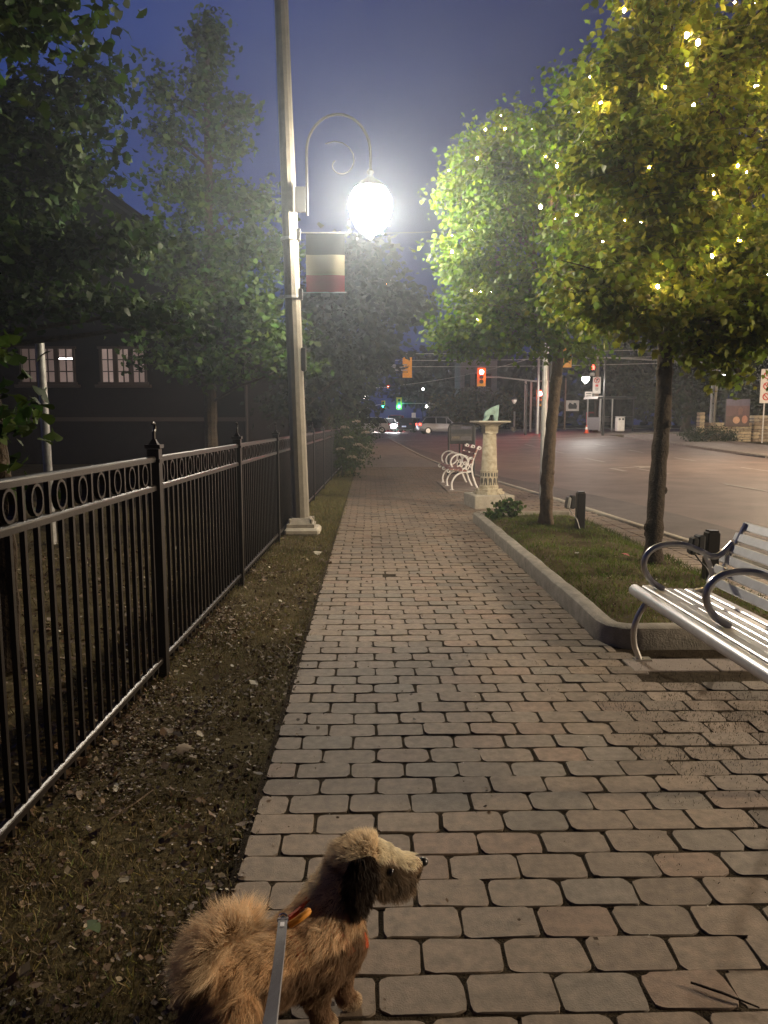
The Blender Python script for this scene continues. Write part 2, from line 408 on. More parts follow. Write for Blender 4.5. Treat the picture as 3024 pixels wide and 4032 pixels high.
# ------------------------------------------------------------------ fence
def fx(y): return -1.28+.0165*y
fen=root('iron_fence',(fx(4.2),4.2,0),'black iron picket fence with ring frieze running along the left of the path','fence')
py_=[1.80+2.4*i for i in range(0,14)]
npick=0
for i,y in enumerate(py_):
    x=fx(y); mb=MB(); mb.box((x,y,.64),(.066,.066,1.32)); mb.box((x,y,1.315),(.085,.085,.022)); mb.box((x,y,1.34),(.05,.05,.03),taper=.4); mb.box((x,y,1.235),(.078,.078,.02))
    po=mb.build('post',M['black'],fen)
    if y<14:
        mb=MB(); mb.tube([(x,y,1.35)]+[(x+.0,y+.028*math.sin(t)-0.0,1.40+.03*(1-math.cos(t))*.55+t*.004) for t in np.linspace(0,4.4,12)],np.linspace(.011,.006,13),6)
        mb.build('finial',M['black'],po,True)
for i in range(len(py_)-1):
    y0,y1=py_[i],py_[i+1]; mb=MB()
    xc=(fx(y0)+fx(y1))/2; yc=(y0+y1)/2; rz=-math.atan(.0165); L_=2.4-.066
    prof=[(-.017,-.017),(.017,-.017),(.017,.005),(.0145,.011),(.007,.0158),(-.007,.0165),(-.0145,.011),(-.017,.005)]
    for z in(1.245,1.085,.085): mb.prism([(a,c) for a,c in prof],L_,T((xc,yc,z),rz=rz))
    pan=mb.build('fence_panel',M['black'],fen)
    np_=22; far=MB()
    for k in range(np_):
        y=y0+(k+1)*2.4/(np_+1); x=fx(y); top=1.23 if k%2 else 1.075
        if k%2==1: pass
        if i<4 and npick<100:
            m1=MB(); m1.box((x,y,.03+(top-.03)/2),(.019,.019,top-.03)); m1.build('picket',M['black'],pan); npick+=1
        else: far.box((x,y,.03+(top-.03)/2),(.019,.019,top-.03))
    if far.v: tag(far.build('pickets',M['black'],pan),kind='stuff')
    rings=MB()
    for k in range(0,np_,2):
        y=y0+(k+1)*2.4/(np_+1); x=fx(y)
        pts=[(x,y+.052*math.cos(t),1.165+.062*math.sin(t)) for t in np.linspace(0,2*PI,17)]
        V=[];F=[]
        for j,(xx,yy,zz) in enumerate(pts):
            t=2*PI*j/16
            for dx,dr in((-.011,.0),(.011,.0),(.011,-.011),(-.011,-.011)):
                V.append((xx+dx,yy+dr*math.cos(t),zz+dr*math.sin(t)))
        for j in range(16):
            for q in range(4): F.append((j*4+q,j*4+(q+1)%4,j*4+4+(q+1)%4,j*4+4+q))
        if i<4: m1=MB(); m1.add(V,F); m1.build('ring',M['black'],pan)
        else: rings.add(V,F)
    if rings.v: tag(rings.build('rings',M['black'],pan),kind='stuff')

# ------------------------------------------------------------------ street lamp
LP=Vector((-.90,9.72,0)); lean=Vector((-.155,0,6.3))/6.3
def lp(z): return LP+lean*z
lam=root('street_lamp',LP,'tall pale concrete lamp post with crook arm and glaring acorn globe beside the fence','street lamp')
mb=MB(); mb.box((LP.x+.02,LP.y,.03),(.46,.46,.10),bev=.03); mb.build('footing',M['concw'],lam)
mb=MB(); mb.box((LP.x,LP.y,.105),(.36,.36,.045)); mb.box((LP.x,LP.y,.165),(.33,.33,.08),taper=.72)
for sx in(-1,1):
    for sy in(-1,1): mb.lathe([(.02,.13),(.02,.19),(.012,.2)],(LP.x+sx*.14,LP.y+sy*.14,0),8)
mb.build('base_plate',M['conc'],lam)
mb=MB(); zs=np.linspace(.18,8.2,26); mb.tube([lp(z) for z in zs],list(np.interp(zs,[.18,8.2],[.112,.078])),12); mb.build('pole',M['pole'],lam)
mb=MB()
p=lp(2.25)+Vector((.115,-.03,0)); mb.box(p,(.06,.08,.30),bev=.01); mb.build('junction_box',M['dkmetal'],lam)
GX,GY,GZ=.02,9.5,4.04
mb=MB(); b0=lp(4.2)
mb.box((b0.x+.15,b0.y-.1,4.2),(.13,.04,.30)); mb.build('arm_bracket',M['signk'],lam)
mb=MB()
ax=b0.x+.245; cx=(ax+GX)/2; r=(GX-ax)/2; yy=GY
pts=[(ax,yy,3.98),(ax,yy,4.4),(ax,yy,4.72)]+arc((cx,yy,4.72),r,PI,0,20,rz=.44)+[(GX,yy,4.6),(GX,yy,4.47)]
mb.tube(pts,.017,10); mb.build('crook_arm',M['dkmetal'],lam,True)
mb=MB(); mb.tube([(cx+(.27-.016*k)*math.cos(2.2-k*.42),yy,4.60+(.27-.016*k)*math.sin(2.2-k*.42)) for k in range(15)],.007,8); mb.build('scroll',M['dkmetal'],lam,True)
mb=MB(); mb.lathe([(.02,4.53),(.045,4.50),(.03,4.46),(.05,4.42),(.12,4.38),(.185,4.325),(.19,4.30)],(GX,GY,0),24); cap=mb.build('lamp_hood',M['dkmetal'],lam,True)
mb=MB(); mb.lathe([(.05,3.76),(.10,3.77),(.18,3.84),(.24,3.97),(.272,4.08),(.258,4.19),(.195,4.298)],(GX,GY,0),28)
gl=glassmat('lamp_globe_glass',(.95,.95,.95),.3,(1,.97,.93),26); mb.build('globe',gl,lam,True)
mb=MB(); mb.lathe([(.02,3.69),(.045,3.71),(.05,3.76)],(GX,GY,0),14); mb.build('globe_finial',M['galv'],lam,True)

def lampnode(L,strength,side=3.2,down=1.0,up=1.2):
    """street-lamp distribution: the refractor throws more light sideways than straight down"""
    L.use_nodes=True; nt=L.node_tree; N=nt.nodes; K=nt.links; em=N['Emission']
    tc=N.new('ShaderNodeTexCoord'); sp=N.new('ShaderNodeSeparateXYZ'); K.new(tc.outputs['Normal'],sp.inputs[0])
    mr=N.new('ShaderNodeValToRGB'); e=mr.color_ramp.elements
    ab=N.new('ShaderNodeMath'); ab.operation='MULTIPLY_ADD'; ab.inputs[1].default_value=.5; ab.inputs[2].default_value=.5
    K.new(sp.outputs['Z'],ab.inputs[0]); K.new(ab.outputs[0],mr.inputs[0])
    s=side
    e[0].color=(down/4,)*3+(1,); e[1].color=(up*.07,)*3+(1,)
    for p,v in((.12,down*1.25),(.34,s),(.47,max(s,up)),(.56,up),(.8,up*.5)):
        el=e.new(p); el.color=(v/4,v/4,v/4,1)
    mu=N.new('ShaderNodeMath'); mu.operation='MULTIPLY'; mu.inputs[1].default_value=4*strength; K.new(mr.outputs[0],mu.inputs[0]); K.new(mu.outputs[0],em.inputs['Strength'])
def plight(name,loc,col,power,size=.1,node=None,parent=None):
    L=bpy.data.lights.new(name,'POINT'); L.color=col; L.energy=power; L.shadow_soft_size=size
    o=bpy.data.objects.new(name,L); COL.objects.link(o); o.location=Vector(loc)-origin(parent) if parent else loc; o.parent=parent
    if node: lampnode(L,*node)
    return o
plight('lamp_light',(GX,GY,4.0),(1,.87,.68),640,.10,(1.,2.2,.75,2.5),lam)

# banner on the post
bp=lp(3.75); by=GY-.05
ban=root('street_banner',(bp.x+.14,by,3.0),'dark, cream and red banded street banner hanging from the lamp post','banner')
bx0,bx1=-.775,-.30
for z0,z1,mm,nm in((3.50,3.755,mat('banner_dark',(.008,.009,.008),.8,spec=.1),'banner_band'),(3.255,3.50,mat('banner_cream',(.32,.28,.18),.7),'banner_band'),(3.05,3.255,mat('banner_red',(.27,.035,.04),.7),'banner_band')):
    mb=MB(); nn=8
    V=[];F=[]
    for i in range(nn+1):
        x=bx0+(bx1-bx0)*i/nn
        for z in(z0,z1): V.append((x+.004*(z-3.4),by+.012*math.sin(i*.9)+.006*math.sin(z*9),z))
    for i in range(nn): F.append((i*2,i*2+2,i*2+3,i*2+1))
    mb.add(V,F); o=mb.build(nm,mm,ban,True)
for z in(3.76,3.045):
    mb=MB(); mb.tube([(lp(z).x+.11,by,z),(bx1+.02,by,z+.005)],.007,8); mb.box((lp(z).x+.125,by,z-.02),(.05,.06,.13)); mb.lathe([(.123,z-.03),(.123,z+.0)],(lp(z).x,LP.y,0),12); mb.build('banner_arm',M['galv'],ban)

# ------------------------------------------------------------------ benches
def bench_near():
    x0,y0,y1=1.63,2.60,4.44
    b=root('park_bench',(1.9,3.5,0),'silver metal slatted bench with looped tube armrests at the right edge','bench')
    mb=MB(); mb.tube([(x0,y0,.425),(x0,y1-.01,.425),(x0,y1,.425)],[.036,.036,.03],16)
    mb.build('seat_edge',M['alum'],b,True)
    for k in range(6):
        x=x0+.075+k*.066; z=.444-.012*math.sin(k/5*PI)-.004*k
        mb=MB(); mb.box((x,(y0+y1)/2,z),(.056,y1-y0,.02),bev=.006,ry=.05*(k-2)/3); mb.build('seat_slat',M['alum'],b)
    for k in range(6):
        t=k/5; x=2.075+.17*t+.02*t*t; z=.50+.065*k
        mb=MB(); mb.box((x,(y0+y1)/2-.0,z),(.016,y1-y0-.06-.02*(k==5),.056),ry=.38,bev=.006); mb.build('back_slat',M['alum'],b)
    for y in(4.36,3.53,2.70):
        mb=MB()
        mb.tube(spline([(2.262,y,.845),(2.235,y,.78),(2.13,y,.55),(2.06,y,.43),(2.03,y,.40)],5),.016,8)
        mb.build('back_frame',M['alumtube'],b,True)
        mb=MB()
        mb.tube(spline([(1.78,y,.445),(1.70,y,.50),(1.655,y,.59),(1.68,y,.67),(1.76,y,.715),(1.88,y,.72),(1.99,y,.68),(2.07,y,.645),(2.13,y,.665),(2.19,y,.73)],5),.0185,10); mb.build('armrest',M['alumtube'],b,True)
        mb=MB(); mb.tube(spline([(2.02,y,.665),(2.06,y,.58),(2.08,y,.50),(2.05,y,.45),(1.97,y,.43)],5),.0165,8); mb.build('arm_brace',M['alumtube'],b,True)
        for s,pp in () if abs(y-3.53)<.1 else ((0,[(1.74,y,.42),(1.66,y,.33),(1.615,y,.22),(1.615,y,.11),(1.65,y,.012)]),(1,[(2.03,y,.41),(2.12,y,.33),(2.19,y,.22),(2.22,y,.11),(2.24,y,.012)])):
            mb=MB(); mb.tube(spline(pp,5),.0185,10); e=pp[-1]; mb.box((e[0]+.02,y,.008),(.10,.06,.012)); mb.build('leg',M['alumtube'],b,True)
        mb=MB(); mb.box((1.87,y,.408),(.42,.035,.022)); mb.build('seat_bearer',M['alumtube'],b)
bench_near()
def bench_far():
    y0,y1=15.75,17.75
    b=root('park_bench',(2.05,16.7,0),'white cast iron bench with reddish slats and ring armrests behind the sundial','bench')
    for k in range(4):
        mb=MB(); mb.box((1.74+.1*k,(y0+y1)/2,.452-.012*k),(.088,y1-y0+.05,.028),bev=.006,ry=-.05); mb.build('seat_slat',M['slat'],b)
    for k in range(3):
        mb=MB(); mb.box((2.185+.045*k,(y0+y1)/2,.62+.11*k),(.028,y1-y0+.05,.088),bev=.006,ry=.36); mb.build('back_slat',M['slat'],b)
    for y in(y0+.02,(y0+y1)/2,y1-.02):
        r=.02
        mb=MB(); mb.tube(spline([(2.35,y,.93),(2.31,y,.90),(2.22,y,.66),(2.19,y,.45),(2.24,y,.22),(2.33,y,.01)],5),r,8); mb.tube(arc((2.35,y,.90),.03,0,2*PI,10),.012,6); mb.build('back_frame',M['white'],b,True)
        mb=MB(); mb.tube(arc((1.92,y,.60),.185,-1.2,PI*1.22,22,rz=.165),.017,8); mb.tube(spline([(2.10,y,.66),(2.16,y,.70),(2.24,y,.69)],4),.014,7); mb.build('armrest',M['white'],b,True)
        mb=MB(); mb.tube(spline([(1.69,y,.44),(1.80,y,.44),(2.0,y,.41),(2.18,y,.40)],4),.021,8); mb.tube(arc((1.69,y,.415),.032,0,2*PI,10),.014,6); mb.build('seat_frame',M['white'],b,True)
        mb=MB(); mb.tube(spline([(2.14,y,.385),(1.98,y,.38),(1.84,y,.30),(1.765,y,.16),(1.77,y,.02)],5),.02,8); mb.box((1.77,y,.012),(.09,.06,.02)); mb.build('leg',M['white'],b,True)
        mb=MB(); mb.tube(arc((2.165,y,.585),.05,0,2*PI,12,rz=.09),.011,6); mb.tube(spline([(2.10,y,.44),(2.14,y,.52),(2.20,y,.60)],4),.011,6); mb.build('scroll',M['white'],b,True)
bench_far()

# ------------------------------------------------------------------ sundial
sd=root('sundial',(2.07,12.75,0),'carved stone sundial pillar on a block with green bronze gnomon','sundial')
cx,cy=2.07,12.75
mb=MB(); mb.box((cx+.0,cy,.10),(.70,.70,.24),bev=.015,rz=R_(8)); mb.build('block',M['concw'],sd)
mb=MB(); mb.lathe([(.27,.218),(.27,.262),(.235,.264),(.235,.31)],(cx,cy,0),8,phase=PI/8+R_(8)); mb.build('step',M['stone'],sd)
mb=MB(); mb.lathe([(.165,.31),(.165,.36),(.152,.37),(.150,.60),(.157,.605),(.157,.625)],(cx,cy,0),32); dr=mb.build('drum',M['stone'],sd,True)
mb=MB()
def arch(ang,w,z0,h,r):
    pts=[];n=6
    for sx,zz in [(-1,z0),(1,z0)]: pts.append((sx*w/2,zz))
    for k in range(n+1):
        a=PI*k/n; pts.append((w/2*math.cos(a),z0+h-w/2+w/2*1.25*math.sin(a)))
    V=[(cx+(r)*math.cos(ang+x/r),cy+r*math.sin(ang+x/r),z) for x,z in pts]
    mb.add(V,[tuple(range(len(V)))])
for k in range(12):
    arch(2*PI*k/12,.056,.375,.12,.1535); 
for k in range(18): arch(2*PI*k/18,.03,.525,.062,.1525)
mb.build('arcade_inlay',M['darkstone'],dr)
mb=MB(); mb.lathe([(.138,.625),(.135,.70),(.128,.9),(.118,1.1),(.112,1.24),(.118,1.245),(.118,1.265)],(cx,cy,0),28); mb.build('shaft',M['stone'],sd,True)
mb=MB(); mb.box((cx,cy,1.32),(.225,.225,.11),taper=1.05,rz=R_(8))
mb.lathe([(.155,1.375),(.175,1.39),(.24,1.425),(.345,1.443)],(cx,cy,0),4,phase=PI/4+R_(8)); mb.build('capital',M['stone'],sd)
mb=MB(); mb.box((cx,cy,1.4585),(.56,.56,.03),rz=R_(8),bev=.006); mb.build('dial_plate',M['concw'],sd)
mb=MB()
mb.prism([(-.10,0),(-.125,.07),(-.12,.13),(-.09,.17),(.02,.235),(.135,.275),(.13,.15),(.115,0),(.06,0),(.04,.10),(-.02,.10),(-.05,.03)],.035,T((cx+.02,cy,1.474),rz=R_(12)))
mb.prism([(-.13,0),(-.06,0),(-.02,.05),(-.05,.09)],.05,T((cx-.02,cy-.03,1.474),rz=R_(30))); mb.build('gnomon',M['verdigris'],sd)

# ------------------------------------------------------------------ sandwich board
sb=root('sidewalk_sign',(2.35,19.5,0),'black framed portable sign with dim picture panel standing behind the white bench','sign')
x,y=2.42,19.5
fr=[(-.335,.0),(-.335,1.28),(-.30,1.36),(-.22,1.385),(.22,1.385),(.30,1.36),(.335,1.28),(.335,0)]
mb=MB(); mb.tube([(x+a,y-.02-.10*(1-c/1.39),c+.02) for a,c in fr],.026,8); mb.build('frame',M['black'],sb,True)
mb=MB(); mb.box((x,y-.03,1.14),(.62,.03,.46)); mb.box((x,y-.04,.905),(.62,.04,.05)); mb.build('panel',M['black'],sb)
pic=MB(); 
for k,(zz,hh,cc) in enumerate([(1.30,.10,(.06,.055,.07)),(1.20,.11,(.035,.035,.04)),(1.10,.10,(.07,.06,.055)),(1.01,.08,(.10,.09,.08))]):
    pic.box((x,y-.048-.0005*k,zz),(.56,.004,hh),col=cc)
pic.box((x+.12,y-.052,1.31),(.26,.004,.06),col=(.12,.12,.17)); pic.box((x-.15,y-.052,1.05),(.2,.004,.06),col=(.16,.13,.09)); pic.box((x+.12,y-.052,1.03),(.26,.004,.10),col=(.13,.12,.13))
mp=mat('sign_picture',attr=True,rough=.35,var=.4,scale=9); pic.build('picture',mp,sb)
for s in(-.34,.34):
    mb=MB(); mb.tube([(x+s,y+.05+.02*math.cos(t),.11+.09*math.sin(t)) if False else (x+s,y+.0+.085*math.cos(t),.105+.085*math.sin(t)) for t in np.linspace(0,2*PI,14)],.022,7); mb.build('wheel',M['tyre'],sb,True)
mb=MB(); mb.tube([(x-.05,y-.03,.9),(x-.04,y,.5),(x-.08,y+.03,.12)],.018,6); mb.tube([(x+.05,y-.03,.9),(x+.04,y,.5),(x+.08,y+.03,.12)],.018,6); mb.box((x,y+.02,.1),(.66,.05,.04)); mb.build('stand',M['black'],sb)

# ------------------------------------------------------------------ service posts in the bed
def service_post(px,py,label,tall,boxside):
    p=root('service_post',(px,py,.09),label,'post','black service posts in the planting bed')
    mb=MB(); mb.box((px,py,.09+tall/2),(.105,.105,tall+.06),bev=.008); mb.box((px,py,.09+tall+.035),(.08,.08,.02)); mb.build('post_body',M['black'],p)
    mb=MB(); mb.box((px-.105,py+boxside*.0,.09+tall*.80),(.06,.11,.17),bev=.012); mb.build('outlet_box',M['dkmetal'],p)
    mb=MB(); mb.box((px-.165,py-.01,.09+tall*.78),(.055,.10,.15),bev=.014,ry=.15); mb.build('outlet_cover',M['galv'] if boxside>0 else M['dkmetal'],p)
    mb=MB(); mb.tube(spline([(px-.15,py,.09+tall*.62),(px-.11,py-.05,.09+tall*.45),(px-.06,py-.07,.09+tall*.3),(px-.02,py-.075,.1)],4),.007,6); mb.build('cable',M['galv'] if boxside>0 else M['dkmetal'],p)
service_post(2.69,9.32,'short black service post with pale outlet box left of it, beyond the bench',.44,1)
service_post(2.93,6.2,'short black service post with dark outlet box seen through the silver bench',.40,-1)

# grey pole behind the first maple with a signal head
gp=root('sign_pole',(3.27,13.9,0),'slim grey pole at the kerb right beside the slimmer tree trunk','pole')
mb=MB(); mb.tube([(3.27,13.9,-.02),(3.27,13.9,3.4)],.052,12); mb.build('shaft',M['galv'],gp,True)
mb=MB(); mb.box((3.40,13.9,2.42),(.09,.05,.38)); mb.build('sign_back',M['dkmetal'],gp)
# grey post behind the fence
gp=root('metal_post',(-3.88,9.0,0),'tall plain grey metal post behind the fence on the left','pole')
mb=MB(); mb.tube([(-3.87,9,-.03),(-3.885,9,1.5),(-3.895,9,2.4)],.05,14); mb.build('shaft',M['galv'],gp,True)
mb=MB(); mb.ball((-3.895,9,2.4),.055,12,6,(1,1,.6)); mb.build('cap',M['galv'],gp,True)

# ------------------------------------------------------------------ hall on the left
hall=root('brick_hall',(-13,26,0),'dark gabled brick hall with two lit windows behind the trees','building')
wx=[-30,-11.95,-10.08,-9.23,-7.65,-4.2]; zb,zt=2.78,3.98
mb=MB()
def wq(x0,x1,z0,z1): mb.add([(x0,26,z0),(x1,26,z0),(x1,26,z1),(x0,26,z1)],[(0,1,2,3)])
for a,b in((-22,-11.95),(-10.08,-9.23),(-7.65,-4.2)): wq(a,b,zb,zt)
wq(-22,-4.2,-.1,zb); wq(-22,-4.2,zt,5.65)
mb.add([(-22,26,5.65),(-4.2,26,5.65),(-13.1,26,11.9)],[(0,1,2)])
mb.add([(-4.2,26,-.1),(-4.2,42,-.1),(-4.2,42,5.65),(-4.2,26,5.65)],[(0,1,2,3)])
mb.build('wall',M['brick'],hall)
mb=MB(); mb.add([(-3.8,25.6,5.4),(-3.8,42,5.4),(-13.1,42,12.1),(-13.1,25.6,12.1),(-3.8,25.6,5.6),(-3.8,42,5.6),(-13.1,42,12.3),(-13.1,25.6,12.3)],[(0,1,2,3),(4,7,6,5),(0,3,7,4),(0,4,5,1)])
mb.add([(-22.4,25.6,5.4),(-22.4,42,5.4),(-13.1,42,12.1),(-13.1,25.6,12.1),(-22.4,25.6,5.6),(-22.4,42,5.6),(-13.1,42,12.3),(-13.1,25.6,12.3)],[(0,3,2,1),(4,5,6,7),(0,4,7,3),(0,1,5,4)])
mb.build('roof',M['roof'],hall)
mb=MB(); X0,X1,Y0,Y1,Z0,Z1=-15,-6.6,26.25,31.5,1.5,5.1
P=[(X0,Y0,Z0),(X1,Y0,Z0),(X1,Y1,Z0),(X0,Y1,Z0),(X0,Y0,Z1),(X1,Y0,Z1),(X1,Y1,Z1),(X0,Y1,Z1)]
mb.add(P,[(0,1,2,3),(7,6,5,4),(1,2,6,5),(2,3,7,6),(3,0,4,7)]); mb.build('room_interior',M['room'],hall)
for tx,ty,tw_ in((-11.35,29.2,1.35),(-7.3,30.6,.6)):
    mb=MB(); mb.box((tx,ty,3.86),(tw_,.10,.06)); mb.build('ceiling_tube',M['tube'],hall)
mb=MB(); mb.tube([(-4.05,25.55,5.5),(-4.05,42,5.5)],.07,8); mb.tube([(-4.25,25.9,5.5),(-4.25,25.9,.0)],.05,8); mb.build('gutter',M['frame'],hall)
mb=MB(); mb.box((-13.1,25.9,1.55),(17.6,.16,.14)); mb.build('string_course',M['frame'],hall)
for (x0,x1) in((-11.95,-10.08),(-9.23,-7.65)):
    mb=MB(); w3=(x1-x0)/3
    for x in(x0+.03,x1-.03): mb.box((x,25.97,(zb+zt)/2),(.07,.12,zt-zb))
    for z in(zb+.0,zt): mb.box(((x0+x1)/2,25.97,z),(x1-x0+.12,.14,.08))
    for k in(1,2): mb.box((x0+w3*k,25.97,(zb+zt)/2),(.15,.10,zt-zb-.08))
    for k in range(3): 
        mb.box((x0+w3*(k+.5),26.0,(zb+zt)/2),(.035,.04,zt-zb-.08))
        for q in(1,2): mb.box((x0+w3*(k+.5),26.0,zb+(zt-zb)*q/3),(w3-.12,.035,.035))
    wf=mb.build('window',M['frame'],hall)
    mb=MB(); mb.add([(x0,26.06,zb),(x1,26.06,zb),(x1,26.06,zt),(x0,26.06,zt)],[(0,1,2,3)]); mb.build('pane',M['glass'],wf)
    mb=MB(); mb.box(((x0+x1)/2,25.9,zb-.1),(x1-x0+.3,.24,.1)); mb.build('sill',M['frame'],wf)
# ------------------------------------------------------------------ foliage
def fan(outline,c): # triangle fan
    V=np.array([(c[0],c[1],0)]+[(x,y,0) for x,y in outline],float); k=len(outline)
    F=np.array([(0,1+i,1+(i+1)%k) for i in range(k)]); return V,F
half=[(.0,-.05),(.10,.06),(.30,.0),(.30,.14),(.50,.22),(.40,.34),(.54,.52),(.34,.50),(.26,.56),(.24,.74),(.12,.72)]
MAPLE=fan(half+[(0,1.0)]+[(-x,y) for x,y in half[::-1][:-1]],(0,.33))
MAPLE[0][:,2]=-.35*np.abs(MAPLE[0][:,0])**1.3-.12*MAPLE[0][:,1]**2
go=[(-.03,-.25),(.03,-.25),(.06,.02)]+[(math.sin(a)*.62,.15+math.cos(a)*.55) for a in np.linspace(1.25,.12,6)]+[(0,.52)]+[(math.sin(a)*.62,.15+math.cos(a)*.55) for a in np.linspace(-.12,-1.25,6)]+[(-.06,.02)]
GINK=fan(go,(0,.25)); GINK[0][:,2]=-.25*np.abs(GINK[0][:,0])
DIAM=(np.array([(0,0,0),(.36,.45,-.10),(0,1,-.08),(-.36,.45,-.10)],float),np.array([(0,1,2),(0,2,3)]))
def norm(a): return a/np.maximum(np.linalg.norm(a,axis=1,keepdims=True),1e-9)
def scatter(name,tmpl,pos,tip,nrm,size,col,m,parent=None):
    tip=norm(tip); sd_=norm(np.cross(tip,nrm)); n2=np.cross(sd_,tip)
    TV,TF=tmpl; n=len(pos)
    V=pos[:,None,:]+size[:,None,None]*(TV[None,:,0:1]*sd_[:,None]+TV[None,:,1:2]*tip[:,None]+TV[None,:,2:3]*n2[:,None])
    F=(TF[None]+ (np.arange(n)*len(TV))[:,None,None]).reshape(-1,TF.shape[1])
    C=np.repeat(col,len(TF),0)
    return npmesh(name,V.reshape(-1,3),[F],m,parent,C)
def crown_points(blobs,per,spread,shell=.55):
    """cluster centres inside the blobs, biased to the outside; leaves gather around each"""
    P=[];CEN=[];D=[]
    for (c,r,n) in blobs:
        k=max(2,int(n/per)); d=norm(rng.normal(size=(k,3))); rad=rng.random(k)**shell
        cl=np.array(c)+d*rad[:,None]*np.array(r)*(.8+.35*rng.random((k,1)))
        m_=rng.poisson(per,k)+2; idx=np.repeat(np.arange(k),m_)
        off=rng.normal(size=(len(idx),3))*np.array([1,1,.6])*spread
        P.append(cl[idx]+off); D.append(norm(d[idx]+rng.normal(0,.5,(len(idx),3)))); CEN.append(cl)
    return np.concatenate(P),np.concatenate(D),np.concatenate(CEN)
def leaves(name,blobs,tmpl,size,per,spread,base,m,parent,droop=.7,dark=.25,shell=.55):
    P,D,CEN=crown_points(blobs,per,spread,shell); n=len(P)
    tip=D*np.array([1,1,.4])+rng.normal(0,.45,(n,3)); tip[:,2]-=droop
    nr=rng.normal(0,.55,(n,3)); nr[:,2]+=.8
    sz=size*rng.uniform(.6,1.3,n)
    c=np.array(base)[None]*rng.uniform(.65,1.25,(n,1))*np.array([1,1,1]); c[:,0]*=rng.uniform(.8,1.35,n); c[:,2]*=rng.uniform(.6,1.2,n)
    dk=rng.random(n)<dark; c[dk]*=.5
    o=scatter(name,tmpl,P,tip,nr,sz,c,m,parent); return o,CEN
def limb(mb,a,b,r0,r1,sag=.15,n=6,seg=8):
    a=Vector(a);b=Vector(b); m1=a.lerp(b,.35)+Vector((random.uniform(-.1,.1),random.uniform(-.1,.1),sag))*(b-a).length*.3
    m2=a.lerp(b,.7)+Vector((random.uniform(-.1,.1),random.uniform(-.1,.1),sag*.5))*(b-a).length*.3
    pts=spline([a,m1,m2,b],n); k=len(pts); mb.tube(pts,[r0+(r1-r0)*i/(k-1) for i in range(k)],seg); return pts
def trunkpts(mb,pts,r0,r1,knots=6,n=14):
    sp=spline(pts,10); k=len(sp); rad=[(r0+(r1-r0)*i/(k-1))*(1+.05*math.sin(i*1.7)+random.uniform(-.06,.06))*(1.35 if i==0 else 1.14 if i==1 else 1) for i in range(k)]
    mb.tube(sp,rad,n)
    for q in range(knots):
        i=random.randint(4,k-4); a=random.uniform(0,2*PI); p=sp[i]+Vector((math.cos(a),math.sin(a),0))*rad[i]*.85
        mb.ball(p,rad[i]*.42,8,6,(1,1,1.3))
    return sp
def street_tree(name,label,pts,r0,r1,blobs,base,size,group,per=32,spread=.125,barkm='bark',wires=True,dark=.25):
    t=root(name,pts[0],label,'tree',group)
    mb=MB(); trunkpts(mb,pts,r0,r1,12 if barkm=='bark' else 6); mb.build('trunk',M[barkm],t,True)
    mb=MB(); paths=[]; top=Vector(pts[-1]); mid=Vector(pts[-2])
    for (c,r,n) in blobs:
        st=top if c[2]>top.z-.2 else top.lerp(mid,.25)
        pth=limb(mb,st,c,r1*.62,.012); paths.append(pth)
        for q in range(7):
            d=Vector(rng.normal(size=3)).normalized(); e=Vector(c)+Vector((d.x*r[0],d.y*r[1],d.z*r[2]*.8))*random.uniform(.6,1.)
            s=pth[random.randint(len(pth)//2,len(pth)-1)]; pp=limb(mb,s,e,.014,.004,.1,4,5); paths.append(pp)
    mb.build('branches',M[barkm],t,True)
    o,CEN=leaves('crown',[(c,r,int(n*3.1)) for c,r,n in blobs],MAPLE,size,per,spread,base,M['maple'],t,dark=dark)
    return t,paths
def fairy(label,blobs,per,anchor):
    """strands wrapped round the outer twigs of each leafy mass, with a bulb every few hand-widths"""
    t=root('string_lights',anchor,label,'string lights','warm fairy lights wound through the street trees')
    wire=MB(); pos=[]
    for (c,r,n) in blobs:
        if c[2]<2.7: continue
        c=Vector(c); ph=random.uniform(0,6); pts=[]; N0=36
        for k in range(N0):
            u=-.75+1.5*k/(N0-1); a=ph+k*.62; q=math.sqrt(max(0,1-u*u)); f=random.uniform(.78,1.02)
            pts.append(c+Vector((math.cos(a)*q*r[0],math.sin(a)*q*r[1],u*r[2]))*f)
        pts=spline(pts,3); wire.tube(pts,.0022,4)
        m_=max(3,int(per*math.sqrt(n/800)))
        for k in range(m_): pos.append(pts[int((k+random.uniform(.2,.8))*len(pts)/m_)])
    wire.build('wire',M['signk'],t)
    for p in pos[:98]:
        sz=random.choice([.006,.008,.010,.014,.020])
        mb=MB(); mb.ball(p,sz,8,6,(1,1,1.25)); mb.build('bulb',M['bulb'],t,True)
    for p in random.sample(pos,min(26,len(pos))): plight('bulb_light',p,(1,.74,.34),6,.15,None,t)
    return t
G='street trees in the planting bed'
